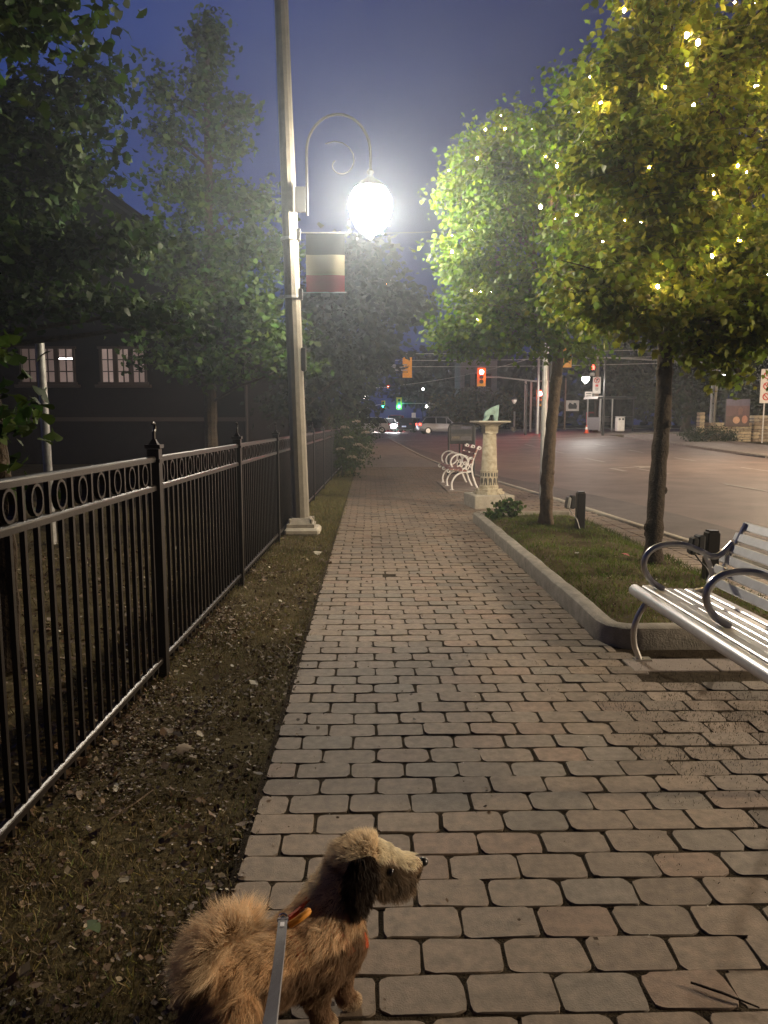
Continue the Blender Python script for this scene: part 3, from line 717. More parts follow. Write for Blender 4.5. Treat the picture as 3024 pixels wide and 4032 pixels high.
# maple nearest the sundial
blobsA=[((2.15,9.6,3.1),(.80,.75,.50),1000),((1.45,9.5,2.85),(.55,.6,.45),820),((1.35,9.7,3.55),(.55,.6,.5),900),((2.95,9.7,3.0),(.6,.6,.5),650),
 ((1.75,9.5,4.25),(.75,.75,.65),1100),((2.5,9.7,4.1),(.8,.8,.7),1100),((1.40,9.6,4.7),(.45,.45,.40),460),((2.05,9.6,4.75),(.5,.6,.42),600),((2.75,9.8,4.85),(.6,.6,.5),700),((1.7,9.3,2.55),(.6,.45,.25),420),((1.12,9.5,2.5),(.42,.45,.26),420),((1.12,9.6,4.35),(.28,.3,.3),200),((2.35,8.4,3.5),(.55,.5,.5),520),((2.35,8.3,4.95),(.42,.45,.35),320),((2.05,8.6,4.6),(.4,.4,.35),260),((2.3,8.4,4.35),(.5,.5,.45),420),((2.5,8.5,2.75),(.5,.5,.35),380),((1.75,9.4,5.05),(.2,.25,.2),110),((2.45,9.4,2.4),(.5,.4,.22),260)]
tA,pA=street_tree('street_tree','slimmer leaning street maple wound with fairy lights, nearer the sundial',[(2.33,9.65,.08),(2.34,9.65,.8),(2.38,9.66,1.5),(2.44,9.68,2.2),(2.45,9.7,2.7)],.088,.062,blobsA,(.082,.150,.010),.060,G,barkm='barkw')
tA['label']='slimmer leaning street tree wound with fairy lights, nearer the sundial'
fairy('warm fairy lights in the tree nearer the sundial',blobsA,6,(2.33,9.6,2.5))
blobsB=[((2.75,7.0,3.05),(.75,.7,.55),1000),((2.15,6.9,2.75),(.5,.5,.45),620),((3.45,6.9,2.85),(.6,.6,.55),700),((3.9,6.6,2.45),(.5,.55,.42),460),((3.22,6.5,1.88),(.14,.2,.11),42),((2.92,6.5,2.05),(.24,.25,.11),70),((3.35,6.6,2.22),(.40,.4,.2),260),((2.5,7.0,5.25),(.32,.35,.28),200),((2.55,6.7,3.4),(.45,.4,.4),350),((2.3,7.0,3.75),(.6,.6,.6),850),
 ((3.0,7.0,3.95),(.8,.7,.6),1000),((3.7,6.9,3.7),(.7,.7,.7),800),((2.55,7.1,4.6),(.5,.5,.5),650),((3.2,7.1,4.8),(.6,.6,.55),750),((3.85,7.0,4.75),(.6,.6,.7),750),((3.75,7.0,5.6),(.6,.6,.5),520),((2.25,7.1,4.45),(.35,.4,.35),260),((2.6,6.7,2.42),(.55,.45,.25),320),((3.15,6.6,2.3),(.45,.4,.25),260)]
tB,pB=street_tree('street_tree','thicker knotty street tree wound with fairy lights, beside the silver bench',[(2.76,7.05,.08),(2.77,7.05,.8),(2.80,7.06,1.5),(2.80,7.06,2.1),(2.86,7.08,2.7)],.084,.066,blobsB,(.150,.205,.028),.068,G,dark=.22)
fairy('warm fairy lights in the thicker tree beside the silver bench',blobsB,5.5,(2.8,7.0,2.6))

# ginkgos on the left, behind the fence
GL='ginkgo trees behind the fence'
def ginkgo(label,pts,r0,r1,blobs,size,base,per=16,spread=.14,dark=.35,nm='ginkgo_tree',tm=GINK,leafm='ginkgo',grp=GL,cat='tree'):
    t=root(nm,pts[0],label,cat,grp)
    mb=MB(); sp=trunkpts(mb,pts,r0,r1,3,10); mb.build('trunk',M['bark'],t,True)
    mb=MB()
    for (c,r,n) in blobs:
        bz=min(range(len(sp)),key=lambda i:abs(sp[i].z-(c[2]-.5))); 
        limb(mb,sp[bz],c,r1*.6,.015,.12,5,6)
    mb.build('branches',M['bark'],t,True)
    leaves('crown',[(c,r,int(n*1.5)) for c,r,n in blobs],tm,size,per,spread,base,M[leafm],t,droop=.5,dark=dark); return t
ginkgo('young ginkgo at the left edge with a few low leafy twigs over the fence',[(-2.17,4.35,-.02),(-2.16,4.36,.8),(-2.2,4.4,1.5),(-2.35,4.5,2.6),(-2.5,4.8,4.3)],.07,.045,
 [((-2.12,4.25,1.50),(.17,.2,.13),55),((-2.16,4.3,1.18),(.11,.12,.08),22),((-2.2,4.35,1.9),(.2,.25,.12),40),((-2.9,5.6,4.5),(.75,.6,.55),520),((-2.35,5.8,4.55),(.45,.5,.42),320),((-3.3,5.6,3.9),(.5,.5,.35),260)],.095,(.030,.060,.013))
ginkgo('broad ginkgo with long leafy limbs in front of the brick hall',[(-5.4,8.6,-.02),(-5.3,8.6,1.5),(-5.1,8.6,3),(-4.9,8.6,5)],.14,.09,
 [((-4.3,8.4,4.6),(.8,.8,.6),700),((-3.5,8.3,4.75),(.6,.6,.45),520),((-2.9,8.2,4.85),(.45,.5,.38),380),((-3.9,8.3,3.9),(.8,.7,.45),650),((-3.1,8.2,4.15),(.55,.5,.4),420),((-4.3,8.2,3.15),(.7,.6,.35),420),((-3.5,8.1,3.2),(.7,.5,.26),480),((-2.65,8.0,3.3),(.55,.4,.22),300),
  ((-4.4,8.0,2.75),(.6,.5,.22),260),((-3.7,7.9,2.62),(.55,.4,.15),240),((-2.95,7.9,2.68),(.5,.4,.13),220),((-2.4,7.9,2.58),(.4,.35,.12),160),((-2.0,8.0,2.50),(.22,.3,.10),70)],.095,(.022,.044,.010))
ginkgo('tall ginkgo with upright columnar shoots just left of the lamp post',[(-2.75,13.0,-.02),(-2.75,13,2),(-2.7,13,4.5),(-2.65,13,7.6)],.13,.05,
 [((-2.62,13,7.7),(.20,.2,.55),330),((-2.68,13,6.9),(.30,.25,.5),380),((-3.4,13,6.9),(.13,.15,.45),170),((-3.35,13,6.2),(.25,.25,.45),260),((-2.15,12.9,6.55),(.20,.2,.22),150),((-2.4,12.9,6.1),(.35,.3,.3),260),
  ((-2.9,13,5.3),(.9,.7,.6),850),((-1.9,12.8,5.1),(.6,.6,.4),420),((-3.2,13,4.4),(.9,.8,.6),800),((-2.2,12.8,4.2),(.9,.8,.6),800),((-1.5,12.6,4.3),(.4,.5,.35),220),((-2.6,12.6,3.3),(1.1,.8,.5),800),((-1.7,12.4,3.0),(.7,.6,.45),520),((-1.45,11.2,3.35),(.2,.25,.3),110),((-1.42,11.0,2.75),(.22,.25,.25),110),((-2.4,12.2,2.4),(.9,.6,.35),380),((-1.2,12.0,2.35),(.45,.4,.22),190),((-3.4,12.6,2.6),(.6,.5,.4),260)],.10,(.042,.080,.017))
def bushy(label,base,r0,blobs,size,col,cat='tree',nm='broadleaf_tree',grp=None,per=14,spread=.35,dark=.3,height=None):
    x,y=base; z=hz(x,y)-.03; h=max(c[2] for c,_,_ in blobs)
    t=root(nm,(x,y,z),label,cat,grp)
    mb=MB(); sp=trunkpts(mb,[(x,y,z),(x+.05,y,z+h*.25),(x,y,z+h*.5),(x,y,h*.8)],r0,r0*.5,2,9)
    mb.build('trunk' if cat=='tree' else 'stems',M['bark'],t,True)
    mb=MB()
    for (c,r,n) in blobs: limb(mb,sp[min(len(sp)-1,len(sp)//2+4)],c,r0*.4,.03,.1,4,6)
    mb.build('branches',M['bark'],t,True)
    leaves('crown' if cat=='tree' else 'foliage',blobs,DIAM,size,per,spread,col,M['farleaf'],t,droop=.4,dark=dark)
    return t
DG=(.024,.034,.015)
GF='dark trees beyond the lamp post'
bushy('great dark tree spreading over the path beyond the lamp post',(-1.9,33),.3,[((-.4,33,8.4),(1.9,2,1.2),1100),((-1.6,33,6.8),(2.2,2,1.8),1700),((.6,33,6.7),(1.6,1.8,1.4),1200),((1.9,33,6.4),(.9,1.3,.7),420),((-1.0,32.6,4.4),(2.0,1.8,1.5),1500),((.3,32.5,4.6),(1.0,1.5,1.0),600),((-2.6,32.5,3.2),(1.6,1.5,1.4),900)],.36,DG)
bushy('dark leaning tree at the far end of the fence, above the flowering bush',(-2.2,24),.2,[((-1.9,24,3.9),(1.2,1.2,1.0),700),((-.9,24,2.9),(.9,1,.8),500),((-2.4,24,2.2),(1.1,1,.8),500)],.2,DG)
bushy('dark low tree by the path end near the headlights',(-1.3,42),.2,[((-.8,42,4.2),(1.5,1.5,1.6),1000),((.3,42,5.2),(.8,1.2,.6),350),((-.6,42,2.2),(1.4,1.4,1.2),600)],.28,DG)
# flowering bush leaning over the path
fb=bushy('flowering bush with pale flower heads leaning over the path',(-.75,20.5),.05,[((-.65,20,.75),(.55,1.0,.6),1500),((-.35,21,.9),(.40,.9,.65),1000),((-.8,22.5,1.2),(.6,1.2,.7),1000),((-.55,19.4,.35),(.45,.5,.3),500),((-.1,24,.8),(.35,1.2,.75),600)],.075,(.05,.075,.025),cat='bush',nm='flowering_bush',per=12,spread=.11)
for (x,y,z) in [(-.55,19.0,1.05),(-.30,19.2,.85),(-.15,19.9,.75),(-.75,19.2,.75),(-.45,18.95,.55),(-.1,20.6,1.15),(-.65,19.5,1.30),(-.35,20.2,1.45),(.02,21,.65),(-.25,19.4,.45)]:
    n=60; d=norm(rng.normal(size=(n,3))); d[:,2]=np.abs(d[:,2])*.6
    P=np.array([x,y,z])+d*np.array([.10,.10,.06]); 
    scatter('flower_head',DIAM,P,norm(d+rng.normal(0,.4,(n,3))),d+rng.normal(0,.3,(n,3)),np.full(n,.04),np.tile([.36,.30,.24],(n,1))*rng.uniform(.7,1.1,(n,1)),M['farleaf'],fb)
BR=(.075,.07,.030)
bushy('rounded bushy tree beyond the crossing, left of the red signals',(9.6,80),.3,[((9.3,80,3.0),(2.6,2,1.8),1100),((11.2,80,3.6),(2.3,2,1.9),900),((7.8,80,2.0),(1.4,1.4,1.1),500),((10.5,79,1.8),(3.0,1.5,1.1),700)],.42,BR,spread=.4)
bushy('lower bushy tree beyond the crossing, right behind the sundial',(15.0,79),.3,[((14.2,79,3.3),(2.4,2,1.9),900),((16.3,79,2.7),(2.0,2,1.5),700),((13.5,78,1.6),(2.6,1.5,.9),600)],.42,BR,spread=.4)
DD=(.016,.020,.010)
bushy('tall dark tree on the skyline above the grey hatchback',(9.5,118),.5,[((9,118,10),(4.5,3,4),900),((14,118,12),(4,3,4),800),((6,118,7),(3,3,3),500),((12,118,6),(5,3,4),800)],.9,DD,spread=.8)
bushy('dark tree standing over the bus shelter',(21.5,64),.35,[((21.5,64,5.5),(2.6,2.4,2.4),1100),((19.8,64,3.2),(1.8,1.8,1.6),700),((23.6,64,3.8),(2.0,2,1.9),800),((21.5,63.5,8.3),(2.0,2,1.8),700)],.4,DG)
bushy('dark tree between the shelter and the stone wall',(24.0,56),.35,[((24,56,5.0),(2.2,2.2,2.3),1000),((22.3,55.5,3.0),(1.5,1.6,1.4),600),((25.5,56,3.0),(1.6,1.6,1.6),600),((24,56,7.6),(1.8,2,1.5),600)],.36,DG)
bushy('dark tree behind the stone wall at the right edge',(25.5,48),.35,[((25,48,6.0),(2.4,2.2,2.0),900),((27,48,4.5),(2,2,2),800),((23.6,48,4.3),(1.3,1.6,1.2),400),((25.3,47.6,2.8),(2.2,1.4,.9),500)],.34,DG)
bushy('low clipped hedge bush in front of the stone wall',(18.7,40.2),.06,[((17.7,40.2,.75),(.8,.7,.42),800),((18.9,40.3,.78),(1.0,.7,.5),1000),((19.7,40.0,.62),(.45,.5,.36),300)],.11,(.03,.045,.018),cat='bush',nm='hedge_bush',per=12,spread=.12)
# shrub and weeds in the planting bed
t=root('garden_shrub',(2.02,10.4,.1),'small leafy shrub at the far end of the planting bed','shrub')
mb=MB()
for k in range(9):
    a=random.uniform(0,6.28); e=(2.02+math.cos(a)*random.uniform(.08,.28),10.4+math.sin(a)*.2,.10+random.uniform(.15,.36)); limb(mb,(2.02,10.4,.08),e,.006,.003,.2,4,5)
mb.build('stems',M['bark'],t)
leaves('foliage',[((2.0,10.4,.25),(.20,.2,.13),200),((1.8,10.45,.16),(.16,.16,.06),70)],MAPLE,.06,8,.04,(.06,.11,.025),M['ginkgo'],t,dark=.3)
# far wood on the horizon: nobody could count it
n=14000; X=rng.uniform(-130,130,n); X=np.where((X>-2)&(X<13),X+17*np.sign(rng.random(n)-.5),X); hh=5.5+2.2*np.sin(X*.13)+1.6*np.sin(X*.37+1)+9*sstep(9,22,X)+5*sstep(-8,-20,X)*0; P=np.column_stack([X,rng.uniform(128,140,n),.3+rng.random(n)**.8*hh])
o=scatter('distant_wood',DIAM,P,rng.normal(size=(n,3)),rng.normal(size=(n,3)),rng.uniform(1.2,2.6,n),np.tile(DD,(n,1))*rng.uniform(.6,1.3,(n,1)),M['farleaf']); tag(o,'dark distant wood closing the view along the horizon','trees',kind='stuff')

# ------------------------------------------------------------------ ground cover
def noise2(x,y): return np.sin(x*2.1+1.3)*np.sin(y*1.7+.4)+.6*np.sin(x*5.3+y*2.2)*np.sin(y*4.1-x*1.9+2)+.4*np.sin(x*11+y*7)*np.sin(y*9.3-x*3)
def blades(name,label,X,Y,Z,H,col,cat='grass'):
    n=len(X); tip=np.column_stack([rng.normal(0,.55,n),rng.normal(0,.55,n),np.ones(n)]); nr=np.column_stack([rng.normal(size=n),rng.normal(size=n),np.zeros(n)])
    tm=(np.array([(-.05,0,0),(.05,0,0),(.035,.6,.06),(0,1,.22),(-.035,.6,.06)],float),np.array([(0,1,2,4),]))
    tm2=(tm[0],np.array([(4,2,3,3)]))
    tmpl=(tm[0],np.array([(0,1,2),(0,2,4),(4,2,3)]))
    o=scatter(name,tmpl,np.column_stack([X,Y,Z]),tip,nr,H,col,M['grass']); tag(o,label,cat,kind='stuff'); return o
def gcol(n,base): 
    c=np.tile(base,(n,1))*rng.uniform(.6,1.35,(n,1)); c[:,0]*=rng.uniform(.8,1.5,n); return c
# verge between fence and path: grass thins out toward the viewer
n=90000; Y=1+21*rng.random(n)**1.35; X=-1.30+rng.random(n)*.89+.03*noise2(np.zeros(n),Y*9)
dens=np.clip(.46+.4*sstep(4.5,9.5,Y)+.35*noise2(X*1.5,Y*1.3),.04,1); k=rng.random(n)<dens; X,Y=X[k],Y[k]; n=len(X)
H=rng.uniform(.012,.042,n)*(1+.5*sstep(5,12,Y)); c=gcol(n,(.120,.130,.040)); dry=rng.random(n)<.6-.35*sstep(4,10,Y); c[dry]=np.array([.165,.125,.062])*rng.uniform(.5,1.2,(dry.sum(),1))
blades('verge_grass','patchy short grass on the verge between the fence and the brick path',X,Y,np.full(n,-.022),H,c)
n=26000; X=-1.35-rng.random(n)**1.5*6; Y=rng.uniform(1.0,22,n); H=rng.uniform(.02,.07,n); c=gcol(n,(.065,.065,.022)); dry=rng.random(n)<.55; c[dry]=np.array([.110,.080,.036])*rng.uniform(.5,1.2,(dry.sum(),1))
blades('yard_grass','dull grass of the yard behind the iron fence',X,Y,np.full(n,-.022),H,c)
n=34000; X=rng.uniform(PX0+.13,PX1+.1,n); Y=rng.uniform(PY0+.15,PY1-.1,n); k=rng.random(n)<np.clip(.55+.4*noise2(X*2,Y*1.4)+.25*sstep(6,5,Y)*-1,.05,1); X,Y=X[k],Y[k]; n=len(X)
blades('bed_grass','low grass and clover covering the planting bed',X,Y,soilz(X,Y)-.004,rng.uniform(.02,.06,n),gcol(n,(.095,.150,.026)))
# weeds spilling over the edges of the bed and beside the kerb
n=2600; X=PX1+.02+rng.random(n)*.22; Y=rng.uniform(PY0+.1,PY1,n)
blades('bed_edge_weeds','weeds spilling from the planting bed on to the kerbside paving',X,Y,np.full(n,.0),rng.uniform(.03,.09,n),gcol(n,(.06,.09,.02)))
# moss and crumbs in the paving joints, densest by the bench
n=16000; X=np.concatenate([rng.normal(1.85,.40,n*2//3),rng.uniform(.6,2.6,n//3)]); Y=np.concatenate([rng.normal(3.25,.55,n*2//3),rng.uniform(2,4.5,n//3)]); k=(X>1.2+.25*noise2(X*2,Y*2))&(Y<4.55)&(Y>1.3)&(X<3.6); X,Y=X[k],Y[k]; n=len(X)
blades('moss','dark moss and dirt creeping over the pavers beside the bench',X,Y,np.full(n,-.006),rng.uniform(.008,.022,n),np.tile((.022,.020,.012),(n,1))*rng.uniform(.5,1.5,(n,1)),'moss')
# leaf litter
LT=(np.array([(0,0,0),(.30,.25,.10),(.34,.6,.02),(0,1,.12),(-.32,.62,.0),(-.28,.25,.12)],float),np.array([(0,1,2),(0,2,3),(0,3,4),(0,4,5)]))
def litter(name,label,X,Y,Z,S_,pal,wts):
    n=len(X); tip=np.column_stack([rng.normal(size=n),rng.normal(size=n),rng.normal(0,.35,n)]); nr=np.column_stack([rng.normal(0,.45,n),rng.normal(0,.45,n),np.ones(n)])
    c=np.array(pal)[rng.choice(len(pal),n,p=wts)]*rng.uniform(.6,1.25,(n,1))
    o=scatter(name,LT,np.column_stack([X,Y,Z]),tip,nr,S_,c,M['litter']); tag(o,label,'leaf litter',kind='stuff')
pal=[(.10,.06,.032),(.065,.04,.022),(.16,.11,.065),(.30,.25,.17),(.45,.42,.33)]
n=40000; Y=rng.uniform(1.0,9.5,n)**1; X=-1.34+rng.random(n)*.93; k=rng.random(n)<(1.05-.09*Y)*np.clip(.62+.55*noise2(X*2.3+4,Y*1.9),.12,1)*(.6+.8*sstep(-.8,-1.25,X)); X,Y=X[k],Y[k]; n=len(X)
sz=rng.choice([.010,.016,.024,.034,.046],n,p=[.42,.34,.16,.06,.02])*rng.uniform(.8,1.3,n)
litter('leaf_litter','dry brown leaf litter strewn over the verge beside the path',X,Y,-.014+rng.random(n)*.016,sz,pal,[.40,.25,.24,.09,.02])
n=5000; X=-1.3-rng.random(n)**1.4*3.0; Y=rng.uniform(1,9,n)
litter('leaf_litter','brown leaf litter on the yard behind the fence pickets',X,Y,-.012+rng.random(n)*.014,rng.uniform(.015,.06,n),pal,[.4,.35,.18,.05,.02])
n=700; X=rng.uniform(-.4,2.6,n); Y=rng.uniform(1.3,9,n)**1
litter('path_crumbs','tiny pale seeds and crumbs scattered on the brick path',X,Y,np.full(n,.003),rng.uniform(.003,.008,n),[(.5,.47,.4),(.25,.2,.13),(.08,.06,.04)],[.3,.35,.35])
n=1800; X=rng.uniform(PX0+.15,PX1,n); Y=rng.uniform(PY0+.2,PY1-.2,n)
litter('bed_litter','brown leaf crumbs lying in the planting bed',X,Y,soilz(X,Y)+.008,rng.uniform(.01,.03,n),pal,[.45,.35,.15,.04,.01])
n=90; X=-.43+rng.random(n)**2*1.2; Y=rng.uniform(1.5,7,n)
litter('path_leaves','few small dry leaf scraps blown from the verge on to the brick path',X,Y,np.full(n,.006),rng.uniform(.010,.028,n),pal,[.4,.3,.2,.08,.02])
# single fallen things one can point at
def fallen(name,label,cat,p,s,col,tm=MAPLE):
    o=scatter(name,tm,np.array([[0,0,0.]]),np.array([[.8,.5,.05]])+rng.normal(0,.3,(1,3))*np.array([1,1,.1]),np.array([[.1,-.25,1.]]),np.array([s]),np.array([col]),M['litter']); o.location=p; tag(o,label,cat)
fallen('fallen_petal','pink fallen petal on the planting bed grass','petal',(2.52,7.15,.155),.075,(.55,.16,.14),GINK)
fallen('paper_scrap','white scrap lying on the planting bed grass','litter',(2.05,7.25,.15),.05,(.5,.5,.42),LT)
fallen('fallen_leaf','pale dry leaf lying on the verge by the lamp post','leaf',(-.62,8.1,.02),.11,(.40,.36,.27))
fallen('fallen_leaf','large tan leaf on the verge halfway to the lamp post','leaf',(-.86,3.15,.02),.085,(.36,.28,.18))
fallen('fallen_leaf','green fallen leaf at the lower left corner','leaf',(-.80,1.95,.03),.05,(.075,.11,.05),GINK)
for k_,(tx,ty,l_) in enumerate([(-.95,2.55,'thin twig lying on the verge near the fence, nearest the viewer'),(-.75,3.9,'thin twig lying on the verge by the second fence panel')]):
    tw=MB(); tw.tube([(tx,ty,.015),(tx+.07,ty+.10,.03),(tx+.10,ty+.22,.018)],[.003,.0035,.002],6); tag(tw.build('twig',M['barkw']),l_,'twig')
tw=MB(); tw.tube([(.83,1.74,.008),(.89,1.70,.012),(.965,1.655,.007)],[.003,.0035,.002],6); o=tw.build('twig',M['bark']); tag(o,'thin dark twig lying on the pavers at the lower right','twig')
# ------------------------------------------------------------------ traffic signals
def signal_head(name,parent,c,face,lit,s=1.,body='yellow'):
    """three-aspect head; face = unit direction the lenses look"""
    c=Vector(c); f=Vector(face).normalized(); side=Vector((-f.y,f.x,0)); rz=math.atan2(f.y,f.x)-PI/2
    mb=MB(); mb.box(c,(.36*s,.24*s,1.08*s),rz=rz,bev=.03*s); 
    h=mb.build(name,M[body],parent)
    mb=MB(); mb.box(c-f*.06*s,(.62*s,.02,1.34*s),rz=rz,bev=.005); mb.build('backplate',M[body],h)
    mb=MB(); mb.box(c-f*.125*s+Vector((0,0,-.30*s)),(.10*s,.02,.05*s),rz=rz); mb.box(c-f*.135*s+Vector((0,0,.08*s)),(.30*s,.03,.04*s),rz=rz); mb.build('latch',M['signk'],h)
    for k in range(3):
        p=c+Vector((0,0,(.34-.34*k)*s))+f*.125*s
        pts=[]; V=[];F=[]
        for i in range(9):
            a=PI*1.15*(i/8)-PI*.075
            q=p+side*math.cos(a)*.16*s+Vector((0,0,math.sin(a)*.16*s)); V+=[q,q+f*(.22*s if 1<i<7 else .12*s)]
        for i in range(8): F.append((2*i,2*i+2,2*i+3,2*i+1))
        mb=MB(); mb.add(V,F); mb.build('visor',M['signk'] if body!='yellow' else M['yellow'],h)
        mb=MB(); V=[p+side*math.cos(t)*.155*s+Vector((0,0,math.sin(t)*.155*s))+f*.004 for t in np.linspace(0,2*PI,17)[:-1]]; mb.add(V,[tuple(range(16))])
        mm=M['signk']
        if lit==(0,'r')[0:2] and False: pass
        if lit=='r' and k==0: mm=M['redE']
        if lit=='g' and k==2: mm=M['greenE']
        mb.build('lens',mm,h)
    return h
def signal(label,polexy,poleh,head,face,lit,body='yellow',arms=1,s=1.):
    x,y=polexy; z=hz(x,y); t=root('traffic_signal',(x,y,z),label,'traffic signal')
    mb=MB(); mb.tube([(x,y,z-.05),(x,y,z+poleh)],[.13,.09],10); mb.build('pole',M['galv'],t,True)
    H=Vector(head)
    if arms and (Vector((x,y,0))-Vector((H.x,H.y,0))).length>.6:
        mb=MB(); f=Vector(face).normalized()
        for dz in ((.28,0,-.28) if arms==3 else (0,)): mb.tube([(x,y,H.z+dz-.3),(x*.3+H.x*.7,y*.3+H.y*.7,H.z+dz*.6),(H.x-f.x*.17,H.y-f.y*.17,H.z+dz*.6)],[.06,.05,.04],8)
        mb.build('mast_arm',M['galv'],t,True)
    signal_head('signal_head',t,head,face,lit,s,body); return t
signal('yellow signal head seen from behind on triple arms, above the far end of the path',(-1.6,50.6),6.2,(2.54,50,5.06),(.12,1,0),None,arms=3)
signal('red lit signal overhead at the edge of the street tree crown',(12.6,55.6),6.0,(8.25,55,4.75),(-.12,-1,0),'r')
signal('red lit signal low beside the slim grey pole',(14.9,62.2),5.6,(14.23,62,3.45),(-.2,-1,0),'r',arms=0)
signal('yellow signal head seen from behind, half hidden by leaves right of the slimmer trunk',(23.5,50.8),6.2,(13.2,50,5.75),(.1,1,0),None)
signal('far left green lit signal down the road',(-.2,110.5),5.2,(2.07,110,4.0),(0,-1,0),'g',s=.9)
signal('far right green lit signal down the road',(14.6,110.5),6.0,(4.4,110,4.2),(0,-1,0),'g',s=1.3)
signal('dim red far signal hanging below the first yellow signal head',(-1.2,96.5),6.5,(2.4,96,5.9),(.7,-.7,0),'r',s=.3)
plight('signal_glow',(8.2,54.5,5.15),(1,.03,.06),90,.14); plight('signal_glow',(14.1,61.5,3.8),(1,.05,.03),120,.14); plight('signal_glow',(4.4,109.4,3.8),(.05,1,.75),500,.2)
# thin-armed pole between the reds
t=root('mast_pole',(13.5,63,hz(13.5,63)),'pair of tall grey poles with a short cross arm beyond the crossing','pole')
z=hz(13.5,63)
for dx in(-.2,.28):
    mb=MB(); mb.tube([(13.4+dx,63,z-.05),(13.4+dx,63,z+4.3)],.09,8); mb.build('pole',M['galv'],t,True)
mb=MB(); mb.tube([(13.68,63,z+4.25),(15.6,63,z+4.2)],.06,8); mb.build('cross_arm',M['galv'],t,True)

# ------------------------------------------------------------------ acorn street lamps beyond the road
def acorn(label,x,y,gz,s=1.,lit=True,armdx=.9,pw=120,col=(1,.93,.85),strength=9):
    z=hz(x,y); t=root('street_lamp',(x+armdx,y,z),label,'street lamp','acorn street lamps across the road')
    mb=MB(); mb.tube([(x+armdx,y,z-.05),(x+armdx,y,gz+1.2)],[.09,.06],10); mb.build('pole',M['dkmetal'] if armdx>0 else M['pole'],t,True)
    mb=MB(); mb.tube([(x+armdx,y,gz+.3)]+arc((x+armdx/2,y,gz+.95),abs(armdx)/2,0 if armdx>0 else PI,PI if armdx>0 else 0,12)+[(x,y,gz+.5*s)],.03,7); mb.build('crook_arm',M['dkmetal'],t,True)
    mb=MB(); mb.lathe([(.03,.52*s),(.08*s,.44*s),(.06*s,.36*s),(.2*s,.28*s),(.27*s,.14*s),(.27*s,.05*s)],(x,y,gz),16); mb.build('lamp_hood',M['dkmetal'],t,True)
    mb=MB(); mb.lathe([(.03,-.36*s),(.10*s,-.30*s),(.2*s,-.18*s),(.265*s,-.02*s),(.26*s,.05*s)],(x,y,gz),16); mb.build('globe',glassmat('acorn_glass',(.9,.9,.9),.3,(1,.95,.92),strength) if lit else M['white'],t,True)
    if lit: plight('lamp_light',(x,y,gz-.15),col,pw,.6 if pw>1000 else .12,(1.,2.6,1.,.8),t)
acorn('lit acorn lamp hanging left of the no turning sign, across the road',14.5,50,4.4,1.,True,1.3,600)
acorn('small lit lamp at the right edge partly behind maple leaves',19.95,42,4.1,.8,True,-.32,200,(1,.88,.72))
acorn('added unseen acorn lamp on the far pavement opposite the planting bed',17.0,2.0,4.8,1.,True,.9,5600,(1,.80,.57))  # assumed lamp out of view, added to light the thicker tree's crown and road
acorn('added unseen acorn lamp on the far pavement opposite the sundial',17.0,23.5,4.8,1.,True,.9,4200,(1,.76,.52))  # another assumed lamp outside the view, added to brighten the road
acorn('unlit acorn lamp hanging between the two red signals',10.9,56,hz(10.9,56)+2.55,.75,False,.9)
# cobra head sodium lamp glowing through the dark tree
t=root('street_lamp',(-2.2,40,hz(-2.2,40)),'orange glowing street lamp high in the dark tree beyond the lamp post','street lamp')
mb=MB(); mb.tube([(-2.2,40,0),(-2.2,40,7.6)],[.14,.1],10); mb.build('pole',M['wood'],t,True)
mb=MB(); mb.tube(spline([(-2.2,40,7.4),(-1,39.0,8.6),(.2,38.2,8.95),(.8,37.9,8.85)],5),.04,8); mb.build('arm',M['galv'],t,True)
mb=MB(); mb.ball((.98,37.6,8.32),.2,12,8,(1.6,.9,.55)); mb.build('lamp_head',M['galv'],t,True)
mb=MB(); mb.ball((.98,37.55,8.22),.13,12,8,(1.3,.9,.8)); mb.build('lamp_glass',M['orangeE'],t,True)
plight('lamp_light',(.98,37.5,7.95),(1,.55,.25),900,.15,(1.,2.2,.5,.1),t)
# distant small lamps
for i,(x,y,zz,r,l) in enumerate([(13.0,105,9.0,.22,'high small lamp left of the overhead red signal'),(7.9,110,6.3,.16,'paired pale lamp high over the roof line beyond the hatchback'),(10.8,105,3.9,.26,'round lamp globe on the skyline right of the hatchback roof'),(8.6,112,3.8,.18,'small pale lamp straight above the hatchback'),(-.6,95,4.6,.16,'small lamp left of the green signals beside the dark trees')]):
    t=root('distant_lamp',(x,y,hz(x,y)),l,'lamp','distant lamps beyond the crossing')
    mb=MB(); mb.tube([(x,y,hz(x,y)),(x,y,zz)],.07,6); mb.build('pole',M['dkmetal'],t); mb=MB(); mb.ball((x,y-.1,zz),r,12,8); mb.build('globe',M['whiteE'],t,True)

# ------------------------------------------------------------------ things across the road
z=hz(16.5,54)+.02
t=root('utility_pole',(17.0,55.6,hz(17,55.6)),'wooden utility pole carrying the no turning sign beside the bus shelter','pole')
mb=MB(); mb.tube([(17.0,55.6,z-.1),(17.0,55.6,z+6.5)],[.17,.13],12); mb.build('pole',M['wood'],t,True)
t=root('traffic_sign',(17.0,55.4,3.9),'tall white sign with a barred arrow ring and red panel on the utility pole','sign')
sx,sy,sz=16.92,55.4,4.18
mb=MB(); mb.box((sx,sy,sz),(.60,.03,1.22),bev=.01); mb.build('panel',M['signw'],t)
mb=MB(); mb.tube([(sx+.19*math.cos(a),sy-.025,sz+.36+.19*math.sin(a)) for a in np.linspace(0,2*PI,20)],.028,5); mb.box((sx,sy-.028,sz+.36),(.38,.01,.05),ry=R_(45)); mb.build('ring_symbol',M['signr'],t)
